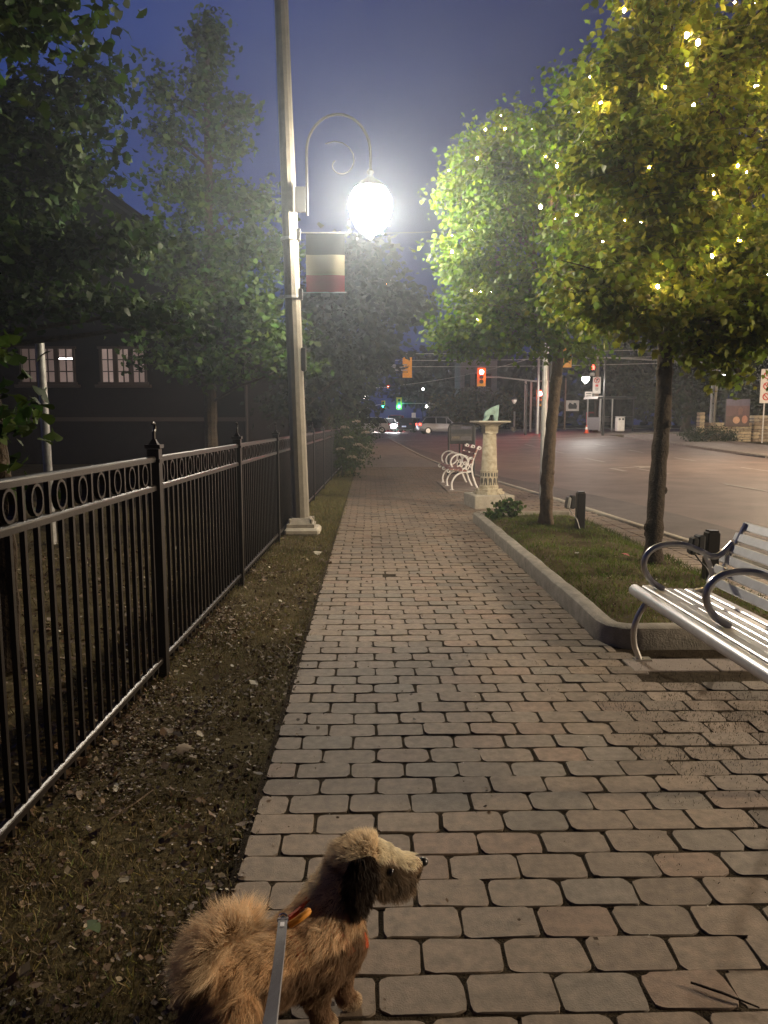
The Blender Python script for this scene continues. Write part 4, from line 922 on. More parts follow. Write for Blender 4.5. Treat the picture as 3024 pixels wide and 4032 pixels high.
mb=MB(); mb.box((sx-.03,sy-.019,sz+.33),(.045,.008,.2)); mb.prism([(-.0,-.07),(.0,.07),(.12,0)],.008,T((sx+.02,sy-.02,sz+.43))); mb.box((sx+.0,sy-.019,sz+.43),(.1,.008,.045)); mb.build('arrow_symbol',M['signk'],t)
mb=MB(); mb.box((sx,sy-.02,sz-.03),(.22,.01,.17)); mb.build('red_panel',M['signr'],t)
mb=MB()
for k in range(3): mb.box((sx,sy-.02,sz-.20-.08*k),(.24-.05*(k==2),.01,.035))
mb.build('small_lettering',M['signk'],t)
t=root('traffic_sign',(16.4,55.5,3.2),'small white sign left of the barred arrow sign, above the shelter roof','sign')
mb=MB(); mb.box((16.36,55.5,3.46),(.55,.03,.5),bev=.01); mb.build('panel',M['signw'],t)
mb=MB(); mb.box((16.36,55.48,3.58),(.40,.01,.06)); mb.box((16.36,55.48,3.44),(.34,.01,.04)); mb.box((16.36,55.48,3.34),(.38,.01,.04)); mb.build('lettering',M['signk'],t)
mb=MB(); mb.box((16.65,55.54,3.46),(.6,.03,.05)); mb.build('bracket',M['galv'],t)
t=root('pedestrian_signal',(16.65,55.5,5.2),'pedestrian signal with red figure on the utility pole','traffic signal')
mb=MB(); mb.box((16.58,55.45,5.5),(.4,.22,.62),bev=.03); mb.build('housing',M['dkmetal'],t); mb=MB(); mb.prism([(-.08,-.2),(.08,-.2),(.1,.0),(.03,.16),(-.03,.16),(-.1,0)],.02,T((16.60,55.33,5.52))); mb.build('red_figure',M['redE2'],t)
mb=MB(); mb.box((16.58,55.5,4.98),(.34,.2,.26),bev=.03); mb.build('button_box',M['galv'],t)
# bus shelter
y0=53.6; z=hz(17,54)+.02
t=root('bus_shelter',(16.6,53.3,z),'dark glass bus shelter with pale curved roof edge across the road','bus shelter')
xa,xb,ya,yb=16.6,19.4,53.3,54.9
mb=MB(); mb.box((xa+1.4,54.1,z+2.42),(3.1,1.9,.16),bev=.04); mb.build('roof',M['dkmetal'],t)
mb=MB(); V=[];F=[]
for i in range(7):
    a=PI/2*i/6; V+=[(xa-.16-.16*math.sin(a),ya-.1,z+2.32+.16*math.cos(a)),(xa-.16-.16*math.sin(a),yb+.1,z+2.32+.16*math.cos(a))]
for i in range(6): F.append((2*i,2*i+1,2*i+3,2*i+2))
mb.add(V,F); mb.box((xa-.1,(ya+yb)/2,z+2.49),(.3,1.9,.025)); mb.build('roof_edge',M['white'],t,True)
for x in(xa,xa+1.0,xb):
    for y in(ya,yb):
        mb=MB(); mb.box((x,y,z+1.2),(.07,.07,2.4)); mb.build('frame_post',M['galv'] if x<xb else M['dkmetal'],t)
for (x0,x1,yy) in((xa+.04,xa+.96,yb),(xa+1.04,xb-.04,yb),(xa+1.04,xb-.04,ya)):
    mb=MB(); mb.add([(x0,yy,z+.25),(x1,yy,z+.25),(x1,yy,z+2.3),(x0,yy,z+2.3)],[(0,1,2,3)]); mb.build('glass_pane',M['shglass'],t)
for yy in(ya,yb): mb=MB(); mb.box(((xa+xb)/2,yy,z+.2),(2.8,.05,.06)); mb.box(((xa+xb)/2,yy,z+1.05),(2.8,.04,.05)); mb.build('rail',M['dkmetal'],t)
mb=MB(); mb.add([(xa,ya,z+.1),(xa,yb,z+.1),(xa,yb,z+1.0),(xa,ya,z+1.0)],[(0,1,2,3)]); mb.build('side_panel',M['galv'],t)
mb=MB(); mb.box((18.3,54.5,z+.5),(1.7,.4,.05)); mb.box((18.3,54.68,z+.8),(1.7,.05,.3)); 
for x in(17.6,19.0): mb.box((x,54.5,z+.24),(.06,.3,.48))
mb.build('seat',M['dkmetal'],t)
t.rotation_euler=(0,0,R_(17))
# litter bin, cone, red box
bx,by_=17.85,52.7; z=hz(bx,by_)+.02
t=root('litter_bin',(bx,by_,z),'pale boxy litter bin with two round openings beside the shelter','bin')
mb=MB(); mb.box((bx,by_,z+.50),(.54,.54,1.0),bev=.05); mb.build('body',M['signw'],t); mb=MB(); mb.box((bx,by_,z+1.03),(.57,.57,.07),bev=.03); mb.build('lid',M['galv'],t)
mb=MB()
for dx in(-.12,.12): mb.prism([(.08*math.cos(a),.08*math.sin(a)) for a in np.linspace(0,2*PI,13)[:-1]],.02,T((bx+dx,by_-.275,z+.86)))
mb.build('opening',M['signk'],t)
cx,cy=15.85,54; z=hz(cx,cy)-.1
if cx<FARX: z=hz(cx,cy)-.09
t=root('traffic_cone',(cx,cy,z),'orange traffic cone with white collar left of the bus shelter','cone')
mb=MB(); mb.box((cx,cy,z+.02),(.36,.36,.04),bev=.01); mb.lathe([(.14,.04),(.10,.28)],(cx,cy,z),14); mb.lathe([(.065,.46),(.03,.62)],(cx,cy,z),14); mb.build('body',M['orange'],t,True)
mb=MB(); mb.lathe([(.101,.28),(.066,.46)],(cx,cy,z),14); mb.build('collar',M['white'],t,True)
bx,by_=16.9,56.6; z=hz(bx,by_)
t=root('newspaper_box',(bx,by_,z),'red street newspaper box standing behind the shelter','box')
mb=MB(); mb.box((bx,by_,z+.95),(.55,.5,.95),bev=.04); mb.build('body',M['redbox'],t); mb=MB(); mb.box((bx,by_,z+.25),(.2,.2,.5)); mb.build('stand',M['dkmetal'],t); mb=MB(); mb.box((bx,by_-.26,z+1.1),(.38,.02,.4)); mb.build('door_window',M['signk'],t)
# info board
ix,iy=16.55,60.5; z=hz(ix,iy)
t=root('notice_board',(ix-.5,iy,z),'white framed notice board with dark picture on a post, left of the shelter','sign')
mb=MB(); mb.box((ix,iy,2.78),(1.06,.05,.86),bev=.01); mb.build('board',M['signw'],t)
mb=MB(); mb.prism([(-.33,-.25),(.33,-.25),(.36,-.05),(.28,.2),(.1,.24),(.05,.1),(-.08,.16),(-.24,.26),(-.36,.05)],.02,T((ix,iy-.03,2.78))); mb.build('picture',M['signk'],t)
mb=MB(); mb.box((ix-.6,iy,z+2.1),(.10,.08,4.2)); mb.build('post',M['wood'],t)
# stone wall with pictured panel
def stonewall(label,x0,x1,y,z,h,dep=.5):
    t=root('stone_wall',((x0+x1)/2,y,z),label,'wall'); mb=MB(); zz=z-.05
    while zz<z+h-.04:
        rh=random.uniform(.13,.22); x=x0
        while x<x1-.03:
            w=min(random.uniform(.25,.7),x1-x); c=random.choice([(.33,.28,.19),(.26,.21,.14),(.38,.31,.20),(.22,.17,.12)])
            mb.box((x+w/2,y+random.uniform(-.02,.02),zz+rh/2),(w-.02,dep,rh-.02),bev=.025,col=c); x+=w
        zz+=rh
    mb.build('stonework',M['stonewall'],t)
    mb=MB(); mb.box(((x0+x1)/2,y+.01,z+h/2-.05),(x1-x0-.03,dep-.08,h-.1)); mb.build('core',M['darkstone'],t); return t
wz=hz(20,40)
stonewall('rough stone wall under and left of the picture panel',18.55,20.95,40.6,wz,1.0)
stonewall('taller stone pier at the right edge, right of the picture panel',20.98,23.6,40.5,wz,1.45)
stonewall('short end pier of the stone wall, left of the hedge top',18.2,18.5,40.9,wz,1.5,.45)
t=root('picture_panel',(20.05,40.2,wz),'dark purple picture panel with two pale round shapes, mounted on the stone wall','sign')
mb=MB(); mb.box((20.05,40.25,wz+1.55),(1.34,.06,1.5),bev=.01); mb.build('frame',M['signk'],t)
pm=mat('panel_print',attr=True,rough=.5,var=.35,scale=3); mb=MB()
mb.box((20.05,40.21,wz+2.10),(1.28,.012,.36),col=(.10,.085,.13)); mb.box((20.05,40.21,wz+1.65),(1.28,.012,.54),col=(.10,.055,.06)); mb.box((20.05,40.21,wz+1.1),(1.28,.012,.56),col=(.075,.045,.04))
for dx,rr,c in((-.06,.19,(.42,.25,.16)),(.40,.16,(.34,.16,.11))):
    mb.prism([(rr*math.cos(a),rr*(1 if dx<0 else 1.35)*math.sin(a)) for a in np.linspace(0,2*PI,19)[:-1]],.012,T((20.05+dx,40.203,wz+1.15+.03*(dx>0))),col=c)
mb.prism([(-.1,-.2),(.1,-.2),(.14,.1),(0,.22),(-.12,.1)],.012,T((20.2,40.204,wz+1.65)),col=(.15,.08,.07)); mb.build('picture',pm,t)
t=root('parking_sign',(20.6,38.5,hz(20.6,38.5)),'tall dim sign with stacked symbols at the right edge above the stone pier','sign')
z=hz(20.6,38.5)
mb=MB(); mb.tube([(20.62,38.6,z),(20.62,38.6,z+3.5)],.035,8); mb.build('post',M['galv'],t,True)
mb=MB(); mb.box((20.62,38.5,z+2.95),(.62,.03,1.75),bev=.01); mb.build('panel',M['signw'],t)
for k in range(3):
    mb=MB(); mb.tube([(20.62+.16*math.cos(a),38.47,z+3.5-.55*k+.16*math.sin(a)) for a in np.linspace(0,2*PI,16)],.03,5); mb.box((20.62,38.47,z+3.5-.55*k),(.3,.01,.05),ry=R_(45)); mb.build('ring_symbol',M['signr'],t)
t=root('stone_pillar',(14.9,66,hz(14.9,66)),'small stacked stone pillar beside the twin grey poles','pillar')
mb=MB(); z=hz(14.9,66)
for k in range(8): mb.box((15.05+random.uniform(-.03,.03),66,z+.12+.22*k),(.62+random.uniform(-.06,.06),.6,.2),bev=.04,col=random.choice([(.30,.24,.2),(.24,.2,.17)]))
mb.build('stonework',M['stonewall'],t)
t=root('marker_post',(12.9,66,hz(12.9,66)),'thin pale marker post standing among the bushes left of the twin poles','post')
mb=MB(); mb.box((12.9,66,hz(12.9,66)+.85),(.14,.1,1.8)); mb.build('post_body',M['signw'],t); mb=MB(); mb.box((12.8,65.9,hz(12.9,66)+.2),(.5,.4,.4),bev=.1); mb.build('foot',M['conc'],t)
# dim building behind the overhead red signal
t=root('far_building',(12.6,95,hz(12,95)),'dim pale building face showing below the overhead red signal','building')
mb=MB(); mb.box((13.6,96,4.5),(4.6,6,9.0)); mb.build('wall',mat('dim_render',(.20,.17,.18),.9,var=.2,scale=1.5),t)
for k in range(3): mb=MB(); mb.box((12.2+1.3*k,92.98,6.6),(.7,.06,1.6)); mb.build('window',M['carglass'],t)
# overhead wires
wm=M['signk']
for i,(a,b,l) in enumerate([((-14,52,6.4),(30,49,6.7),'topmost overhead wire crossing above the junction'),((-14,52,6.0),(30,49,6.2),'second overhead wire crossing above the junction'),((-14,52,5.6),(30,49,5.75),'third overhead wire crossing above the junction'),((2.5,60,4.4),(16,54,7.5),'slanting overhead wire rising toward the utility pole'),((-14,70,4.5),(14,85,6.5),'low overhead wire far beyond the junction'),((-2,36,10.2),(24,30,11),'high thin wire crossing the sky right of the lamp')]):
    a=Vector(a);b=Vector(b); mb=MB(); mb.tube([a.lerp(b,k/12)+Vector((0,0,-.5*(1-(k/6-1)**2))) for k in range(13)],.016,5); o=mb.build('overhead_wire',M['galv'] if i<4 else wm); tag(o,l,'wire','overhead wires')

# ------------------------------------------------------------------ cars
def car(label,loc,rz,paint,L=4.2,Wd=1.76,Hh=1.5,kind='hatch',tail=None,head=None,hs=1.):
    t=root('parked_car' if False else 'car',loc,label,'car'); t.rotation_euler=(0,0,rz)
    # local x forward; stations of the lower body and of the glass house
    hw=Wd/2
    low=[(-L/2,.42,.72,.80),(-L/2+.06,.34,.95,.92),(-L/2+.5,.26,.98,1.0),(-.6,.24,.95,1.0),(.5,.24,.93,1.0),(L/2-1.0,.25,.90,.99),(L/2-.35,.28,.80,.94),(L/2-.03,.36,.66,.82),(L/2,.42,.56,.72)]
    V=[];F=[]
    for x,zb_,zt_,w in low:
        W=hw*w
        for y,z in((-W*.92,zb_),(-W,zb_+.12),(-W*1.0,(zb_+zt_)/2),(-W*.93,zt_-.02),(-W*.80,zt_+.015),(0,zt_+.05),(W*.80,zt_+.015),(W*.93,zt_-.02),(W,(zb_+zt_)/2),(W,zb_+.12),(W*.92,zb_)): V.append((x,y,z))
    k=11;n=len(low)
    for i in range(n-1):
        for j in range(k-1): F.append((i*k+j,i*k+j+1,i*k+k+j+1,i*k+k+j))
        F.append((i*k+k-1,i*k,i*k+k,i*k+k+k-1))
    F+=[tuple(range(k)),tuple(range(n*k-1,(n-1)*k-1,-1))]
    def loc_build(mb,name,m,parent,sm=True):
        me=bpy.data.meshes.new(name); me.from_pydata(mb.v,[],mb.f); me.update(); o=link(name,me,m,parent,False)
        if sm: me.shade_smooth(); me.set_sharp_from_angle(angle=R_(40))
        return o
    mb=MB(); mb.add(V,F); body=loc_build(mb,'body',paint,t)
    gh=[(-L/2+.10,.93,.97,.80),(-L/2+.42,.93,Hh-.10,.80),(-L/2+.9,.94,Hh-.02,.79),(-.2,.94,Hh,.79),(.35,.93,Hh-.05,.79),(L/2-1.12,.90,.93,.82)]
    V=[];F=[];k=6
    for x,zb_,zt_,w in gh:
        W=hw*.93; W2=hw*w
        for y,z in((-W,zb_),(-W2,max(zb_+.01,zt_-.06)),(-W2*.8,zt_),(W2*.8,zt_),(W2,max(zb_+.01,zt_-.06)),(W,zb_)): V.append((x,y,z))
    for i in range(len(gh)-1):
        for j in range(k-1): F.append((i*k+j,i*k+j+1,i*k+k+j+1,i*k+k+j))
    F+=[tuple(range(k)),tuple(range(len(gh)*k-1,(len(gh)-1)*k-1,-1))]
    mb=MB(); mb.add(V,F); loc_build(mb,'windows',M['carglass'],t)
    mb=MB(); mb.box((-.35,0,Hh+.005),(1.9,hw*1.3,.03),bev=.012)
    for s in(-1,1):
        for (xa_,za,xb_,zb2) in((-.62,.95,-.62,Hh-.05),(.32,.95,.3,Hh-.06),(-L/2+.2,.98,-L/2+.55,Hh-.08),(L/2-1.15,.92,.42,Hh-.05)): mb.tube([(xa_,s*hw*.925,za),(xb_,s*hw*.80,zb2)],.035,5)
    loc_build(mb,'roof',paint,t)
    for x in(-L/2+.78,L/2-.82):
        for s in(-1,1):
            mb=MB(); mb.tube([(x,s*(hw-.2),.31),(x,s*(hw+.01),.31)],.315,18); w=loc_build(mb,'wheel',M['tyre'],t)
            mb=MB(); mb.tube([(x,s*(hw+.0),.31),(x,s*(hw+.02),.31)],[.21,.20],14); loc_build(mb,'rim',M['rim'],w)
    for s in(-1,1):
        mb=MB(); mb.box((L/2-.16,s*hw*.66,.70),(.34,.36*hs,.14*hs),bev=.05,rz=-s*.35); loc_build(mb,'headlight',head or M['rim'],t)
        mb=MB(); mb.box((-L/2+.12,s*hw*.76,.86),(.22,.26,.20),bev=.05,rz=s*.3); loc_build(mb,'tail_light',tail or M['signr'],t)
        mb=MB(); mb.box((.75,s*(hw+.07),.98),(.10,.16,.12),bev=.03); loc_build(mb,'mirror',paint,t)
    mb=MB(); mb.box((-L/2-.01,0,.62),(.02,.5,.14)); loc_build(mb,'licence_plate',M['plate'],t,False)
    return t
def rz_(x,y): return hz(x,y)-.10
car('grey hatchback crossing the junction behind the sandwich board',(6.35,66,rz_(6.35,66)),R_(8),M['carpaint'],4.25,1.78,1.50,tail=M['redE2'],head=M['amber'])
car('dark car standing behind the rear of the grey hatchback',(4.6,78,rz_(4.6,78)),R_(60),M['cardark'],4.2)
car('car with glaring white headlights coming down the road',(2.0,80,rz_(2,80)),R_(-92),M['carwhite'],4.3,1.8,1.45,head=M['headE'],hs=1.7)
car('red car with a glowing tail light just behind the headlights',(3.4,92,rz_(3.4,92)),R_(80),M['carred'],4.6,1.9,1.9,tail=M['redE'])
car('pale car half hidden at the far end of the path by the bushes',(-.1,72,rz_(-.1,72)),R_(175),M['carwhite'],4.3)
for s in(-1,1): plight('headlamp_glow',(2.0+s*.6,77.2,rz_(2,77)+.72),(1,.97,1),220,.1)
t=root('road_sign',(5.0,84,hz(5,84)),'small pale road sign on a thin post above the left end of the hatchback','sign')
mb=MB(); mb.tube([(5.0,84,.3),(5.0,84,2.5)],.04,6); mb.build('post',M['galv'],t); mb=MB(); mb.box((5.0,83.95,2.2),(.46,.03,.6)); mb.build('panel',M['signw'],t)
pp=root('utility_pole',(7.1,88,hz(7,88)),'thin pale pole rising behind the roof of the hatchback','pole')
mb=MB(); mb.tube([(7.1,88,.3),(7.1,88,4.0)],.09,8); mb.build('pole',M['galv'],pp,True)
# ------------------------------------------------------------------ dog
dog=root('dog',(-.22,1.57,0),'shaggy tan terrier with a dark ear in an orange harness, looking right','dog')
FWD=Vector((.80,.58,0)).normalized()
body=MB()
def chain(pts):
    P=[Vector(p[:3]) for p in pts]; Rr=[p[3] for p in pts]
    for i in range(len(P)-1):
        n=max(2,int((P[i+1]-P[i]).length/(min(Rr[i],Rr[i+1])*.35)))
        for k in range(n+1):
            t=k/n; body.ball(P[i].lerp(P[i+1],t),Rr[i]+(Rr[i+1]-Rr[i])*t,14,10)
chain([(-.315,1.485,.212,.070),(-.27,1.525,.210,.076),(-.22,1.575,.205,.076),(-.14,1.64,.205,.088),(-.10,1.67,.215,.078)])
chain([(-.12,1.66,.235,.075),(-.09,1.69,.285,.064),(-.055,1.71,.335,.056)])
chain([(-.045,1.715,.362,.057),(-.015,1.725,.368,.056),(.02,1.74,.352,.046)])
chain([(.03,1.742,.342,.044),(.07,1.762,.322,.035),(.112,1.782,.313,.024)])
chain([(.02,1.742,.315,.042),(.07,1.765,.290,.036),(.10,1.778,.292,.027)])
chain([(-.115,1.605,.185,.052),(-.135,1.595,.125,.034),(-.122,1.605,.065,.024),(-.12,1.607,.03,.021),(-.10,1.62,.016,.021)])
chain([(-.065,1.68,.18,.050),(-.075,1.68,.115,.032),(-.068,1.675,.06,.022),(-.066,1.675,.03,.02),(-.043,1.688,.016,.021)])
chain([(-.295,1.445,.19,.060),(-.275,1.445,.125,.043),(-.335,1.40,.085,.024),(-.328,1.408,.03,.019),(-.305,1.425,.016,.021)])
chain([(-.345,1.51,.19,.060),(-.33,1.515,.125,.043),(-.385,1.47,.085,.024),(-.377,1.477,.03,.019),(-.355,1.495,.016,.021)])
chain([(-.345,1.46,.255,.024),(-.37,1.44,.305,.022),(-.355,1.45,.345,.022),(-.31,1.485,.365,.021),(-.27,1.52,.35,.017)])
tmp=body.build('dog_tmp',None); md=tmp.modifiers.new('r','REMESH'); md.mode='VOXEL'; md.voxel_size=.0065
sm=tmp.modifiers.new('s','SMOOTH'); sm.iterations=6; sm.factor=.5
dg=bpy.context.evaluated_depsgraph_get(); me=bpy.data.meshes.new_from_object(tmp.evaluated_get(dg)); bpy.data.objects.remove(tmp)
me.name='body'; me.transform(Matrix.Translation(-Vector(dog.location)))
M['skin']=mat('dog_undercoat',(.20,.12,.06),.9,spec=.1); link('body',me,M['skin'],dog)
me.calc_loop_triangles(); nv=len(me.vertices); co=np.empty(nv*3,np.float32); me.vertices.foreach_get('co',co); co=co.reshape(-1,3)+np.array(dog.location)
nt=len(me.loop_triangles); tri=np.empty(nt*3,np.int32); me.loop_triangles.foreach_get('vertices',tri); tri=tri.reshape(-1,3)
def hair(name,co,tri,n,parent,regionfn,m,width=.0011,seed=3):
    g=np.random.default_rng(seed); A=co[tri[:,0]];B=co[tri[:,1]];Cc=co[tri[:,2]]; nn=np.cross(B-A,Cc-A); ar=np.linalg.norm(nn,axis=1); nn=nn/np.maximum(ar[:,None],1e-12)
    i=g.choice(len(tri),n,p=ar/ar.sum()); u=g.random(n);v=g.random(n); f=u+v>1; u[f]=1-u[f]; v[f]=1-v[f]
    P=A[i]+u[:,None]*(B-A)[i]+v[:,None]*(Cc-A)[i]; N_=nn[i]
    L,flow,lift,col=regionfn(P,N_,g)
    # clumping: strands in the same small cell lean together
    cell=np.floor(P/.016).astype(int); hsh=(cell[:,0]*73856093^cell[:,1]*19349663^cell[:,2]*83492791)%4096
    cj=g.normal(size=(4096,3))*.42; cl=.85+.3*g.random(4096); cc=.85+.3*g.random(4096)
    d=norm(flow+cj[hsh]*.5+g.normal(0,.16,(n,3))); d=d-N_*np.minimum(0,(d*N_).sum(1,keepdims=True)); d=norm(d)
    L=L*cl[hsh]*g.uniform(.6,1.2,n); col=col*cc[hsh][:,None]*g.uniform(.75,1.2,(n,1))
    l=lift[:,None]; grav=np.array([0,0,-1.])
    p1=P+L[:,None]*.38*norm(N_*(l+.35)+d*.6); p2=p1+L[:,None]*.36*norm(N_*l*.5+d+grav*.12); p3=p2+L[:,None]*.32*norm(N_*l*.2+d+grav*.35+cj[hsh]*.4)
    w=norm(np.cross(d,g.normal(size=(n,3))))*width*.5
    V=np.stack([P-w,P+w,p1-w*.9,p1+w*.9,p2-w*.6,p2+w*.6,p3],1).reshape(-1,3); b=(np.arange(n)*7)[:,None]
    Q=np.concatenate([b+np.array([0,1,3,2]),b+np.array([2,3,5,4])]); Tt=b+np.array([4,5,6])
    return npmesh(name,V,[Q,Tt],m,parent,np.concatenate([col,col,col]),smooth=True)
F3=np.array(FWD)
def dogfur(P,N_,g):
    n=len(P); x,y,z=P.T; s=(P-np.array([-.22,1.57,0]))@F3           # along the body
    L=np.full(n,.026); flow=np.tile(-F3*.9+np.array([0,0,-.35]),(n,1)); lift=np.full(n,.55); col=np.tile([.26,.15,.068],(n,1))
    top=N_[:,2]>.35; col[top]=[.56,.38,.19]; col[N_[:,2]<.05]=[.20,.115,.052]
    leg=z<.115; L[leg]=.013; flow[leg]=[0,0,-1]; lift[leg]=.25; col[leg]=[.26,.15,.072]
    paw=z<.035; L[paw]=.008; col[paw]=[.50,.38,.24]
    tail=(z>.285)&(s<-.03)&(x<-.25); c=np.array([-.32,1.475,.29]); L[tail]=.048; flow[tail]=norm((P-c)*np.array([1.2,1.2,.9])+np.array([-.045,-.02,.01]))[tail]; lift[tail]=.5; col[tail]=[.64,.49,.30]
    rump=(s<-.10)&~tail&(z>.14); L[rump]=.042; lift[rump]=.7; flow[rump]=np.array([-.5,-.35,-.7])
    neck=(s>.07)&(z>.24); L[neck]=.032; lift[neck]=.75; flow[neck]=-F3*.8+np.array([0,0,-.5]); col[neck&top]=[.62,.46,.27]; col[neck&~top]=[.56,.37,.19]
    head=(z>.30)&(s>.12); L[head]=.023; lift[head]=.65; flow[head]=norm((P-np.array([.0,1.73,.34])))[head]*.8+np.array([-.35,-.2,-.1]); col[head]=[.36,.25,.135]; col[head&top]=[.70,.55,.37]
    muz=(x>.015)&(z>.25); L[muz]=.019; lift[muz]=.5; flow[muz]=np.array([.35,.15,-.9]); col[muz]=[.24,.165,.095]; col[muz&top]=[.70,.60,.45]; 
    brd=muz&(N_[:,2]<.0); L[brd]=.030; col[brd]=[.23,.165,.10]
    nz_=x>.108; L[nz_]=.006
    for ex in((.048,1.697,.352),(.026,1.785,.352)):
        de=np.linalg.norm(P-np.array(ex),axis=1); ne=de<.030; L[ne]*=np.clip(de[ne]/.03,.25,1); col[ne]*=np.clip(de[ne]/.034,.25,1)[:,None]
    lip=muz&(np.abs(z-.300)<.007)&(x>.04); col[lip]*=.35
    sh=(N_[:,1]<-.25)&~top; col[sh]*=.82  # viewer-facing fur darkened: shade of the backlit side put into its colour
    rr=(s<-.06)&(z<.2); col[rr]*=1.35  # low hind fur lightened in colour to offset the shadow there
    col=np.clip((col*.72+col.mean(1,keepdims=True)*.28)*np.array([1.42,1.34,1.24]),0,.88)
    return L,flow,lift,col
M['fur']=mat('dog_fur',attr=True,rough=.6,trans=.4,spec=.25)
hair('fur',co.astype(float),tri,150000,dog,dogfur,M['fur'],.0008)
# near ear
def ear(pts_c,wd,nm,ny):
    V=[];k=9;m_=7
    for i in range(k):
        t=i/(k-1); c=Vector(pts_c[0]).lerp(Vector(pts_c[1]),t)+Vector((.0,ny*.022*math.sin(PI*t*.9),0)); w=wd*(.62+.55*math.sin(PI*min(t*1.15,1)))*(1-.45*t*t)
        for j in range(m_): q=j/(m_-1)*2-1; V.append(c+Vector((q*w,ny*.012*(1-q*q)+q*.01,-.006*q*q)))
    F=[(i*m_+j,i*m_+j+1,i*m_+m_+j+1,i*m_+m_+j) for i in range(k-1) for j in range(m_-1)]; mb=MB(); mb.add(V,F if ny<0 else [f[::-1] for f in F]); return mb
M['earskin']=mat('ear_skin',(.012,.009,.008),.85,spec=.15)
for pc,ny,cn in(([(-.022,1.668,.415),(-.028,1.650,.288)],-1,26000),([(-.045,1.775,.405),(-.03,1.80,.31)],1,5000)):
    mb=ear(pc,.034,'ear',ny); e=mb.build('ear',M['earskin'],dog,True)
    ve=np.array([tuple(v) for v in mb.v]); te=np.array([t for f in mb.f for t in((f[0],f[1],f[2]),(f[0],f[2],f[3]),(f[2],f[1],f[0]),(f[3],f[2],f[0]))])
    def earfur(P,N_,g): 
        n=len(P); return np.full(n,.026),np.tile([-.05,-.1,-1.],(n,1)),np.full(n,.6),np.tile([.040,.026,.018],(n,1))
    hair('ear_fur',ve,te,cn//2,e,earfur,M['fur'],.0011,5)
mb=MB(); mb.ball((.137,1.793,.318),.0135,12,8,(1,1,.85)); mb.build('nose',mat('dog_nose',(.01,.009,.009),.35),dog,True)
M['eye']=mat('dog_eye',(.006,.004,.003),.08)
mb=MB(); mb.ball((.048,1.697,.352),.0105,10,8); mb.build('eye',M['eye'],dog,True)
mb=MB(); mb.ball((.026,1.785,.352),.0085,10,8); mb.build('eye',M['eye'],dog,True)
# harness
M['harness']=mat('harness_webbing',(.62,.085,.02),.7,var=.15,scale=60,bump=.2,bscale=600)
M['harness2']=mat('harness_loop',(.55,.22,.02),.7)
hn=MB()
def band(c,nrm,r,w,sz=1.,a0=0,a1=2*PI):
    nrm=Vector(nrm).normalized(); up=Vector((0,0,1)); a=nrm.cross(up).normalized(); b=a.cross(nrm).normalized(); c=Vector(c); V=[];F=[];n=36
    for i in range(n+1):
        t=a0+(a1-a0)*i/n; d=a*math.cos(t)+b*math.sin(t)*sz
        for s,rr in((-w/2,0),(w/2,0),(w/2,-.003),(-w/2,-.003)): V.append(c+d*(r+rr)+nrm*s)
    for i in range(n):
        for k in range(4): F.append((i*4+k,i*4+(k+1)%4,i*4+4+(k+1)%4,i*4+4+k))
    hn.add(V,F)
band((-.10,1.67,.222),FWD+Vector((0,0,.55)),.083,.020)
band((-.195,1.597,.205),FWD,.080,.018)
hn.tube([(-.19,1.60,.302),(-.165,1.63,.305),(-.15,1.65,.315)],.007,6)
band((-.055,1.70,.20),FWD+Vector((0,0,.25)),.062,.03,1.,-PI*.95,PI*.1)
ho=hn.build('harness',M['harness'],dog)
mb=MB(); mb.tube(spline([(-.185,1.585,.298),(-.165,1.575,.318),(-.145,1.59,.325),(-.15,1.615,.308)],5),.008,8); mb.build('handle_loop',M['harness2'],ho,True)
# leash
A_=Vector((-.202,1.590,.312)); B_=Vector((-.113,.75,.786)); C_=Vector((-.087,.47,.945))
le=root('leash',A_,'flat grey reflective leash clipped to the dog harness','leash')
def ribbon(mb,pts,w,th=.0015,side=Vector((1,.1,0)),twist=0):
    V=[];F=[];pts=[Vector(p) for p in pts]
    for i,p in enumerate(pts):
        t=(pts[min(i+1,len(pts)-1)]-pts[max(0,i-1)]).normalized(); s=(side-t*side.dot(t)).normalized(); s=Matrix.Rotation(twist*math.sin(PI*i/max(1,len(pts)-1)),3,t)@s; n=t.cross(s)
        for a,b in((-1,-1),(1,-1),(1,1),(-1,1)): V.append(p+s*a*w/2+n*b*th)
    for i in range(len(pts)-1):
        for k in range(4): F.append((i*4+k,i*4+(k+1)%4,i*4+4+(k+1)%4,i*4+4+k))
    F+=[(3,2,1,0),tuple(range(len(V)-4,len(V)))]
    mb.add(V,F)
D0=A_.lerp(B_,.055)
M['leash']=mat('leash_webbing',(.12,.12,.13),.55,var=.2,scale=40,bump=.3,bscale=900)
M['reflect']=mat('reflective_highlight',(.75,.75,.78),.3,metal=.2)
mb=MB(); ribbon(mb,[D0.lerp(C_,k/20)+Vector((0,0,-.028*math.sin(PI*k/20))) for k in range(21)],.0205,twist=.5); ws=mb.build('strap',M['leash'],le)
mb=MB(); ribbon(mb,[D0.lerp(C_,.035+k*.012)+Vector((0,0,.0035-.028*math.sin(PI*(.035+k*.012)))) for k in range(4)],.009,.0012); mb.build('reflective_patch',M['reflect'],ws)  # white reflective highlight near the clip, painted in as a pale strip
mb=MB(); 
mb.tube([A_+Vector((.010*math.cos(t),-.0,.011*math.sin(t)-.002)) for t in np.linspace(0,2*PI,15)],.0026,7)
mb.tube([A_.lerp(B_,.012),A_.lerp(B_,.03)],.0055,8); ribbon(mb,[A_.lerp(B_,.028)+Vector((0,0,.001)),A_.lerp(B_,.062)+Vector((0,0,.001))],.0245,.003); mb.build('clip',mat('chrome_clip',(.7,.7,.7),.18,metal=1.),le,True)

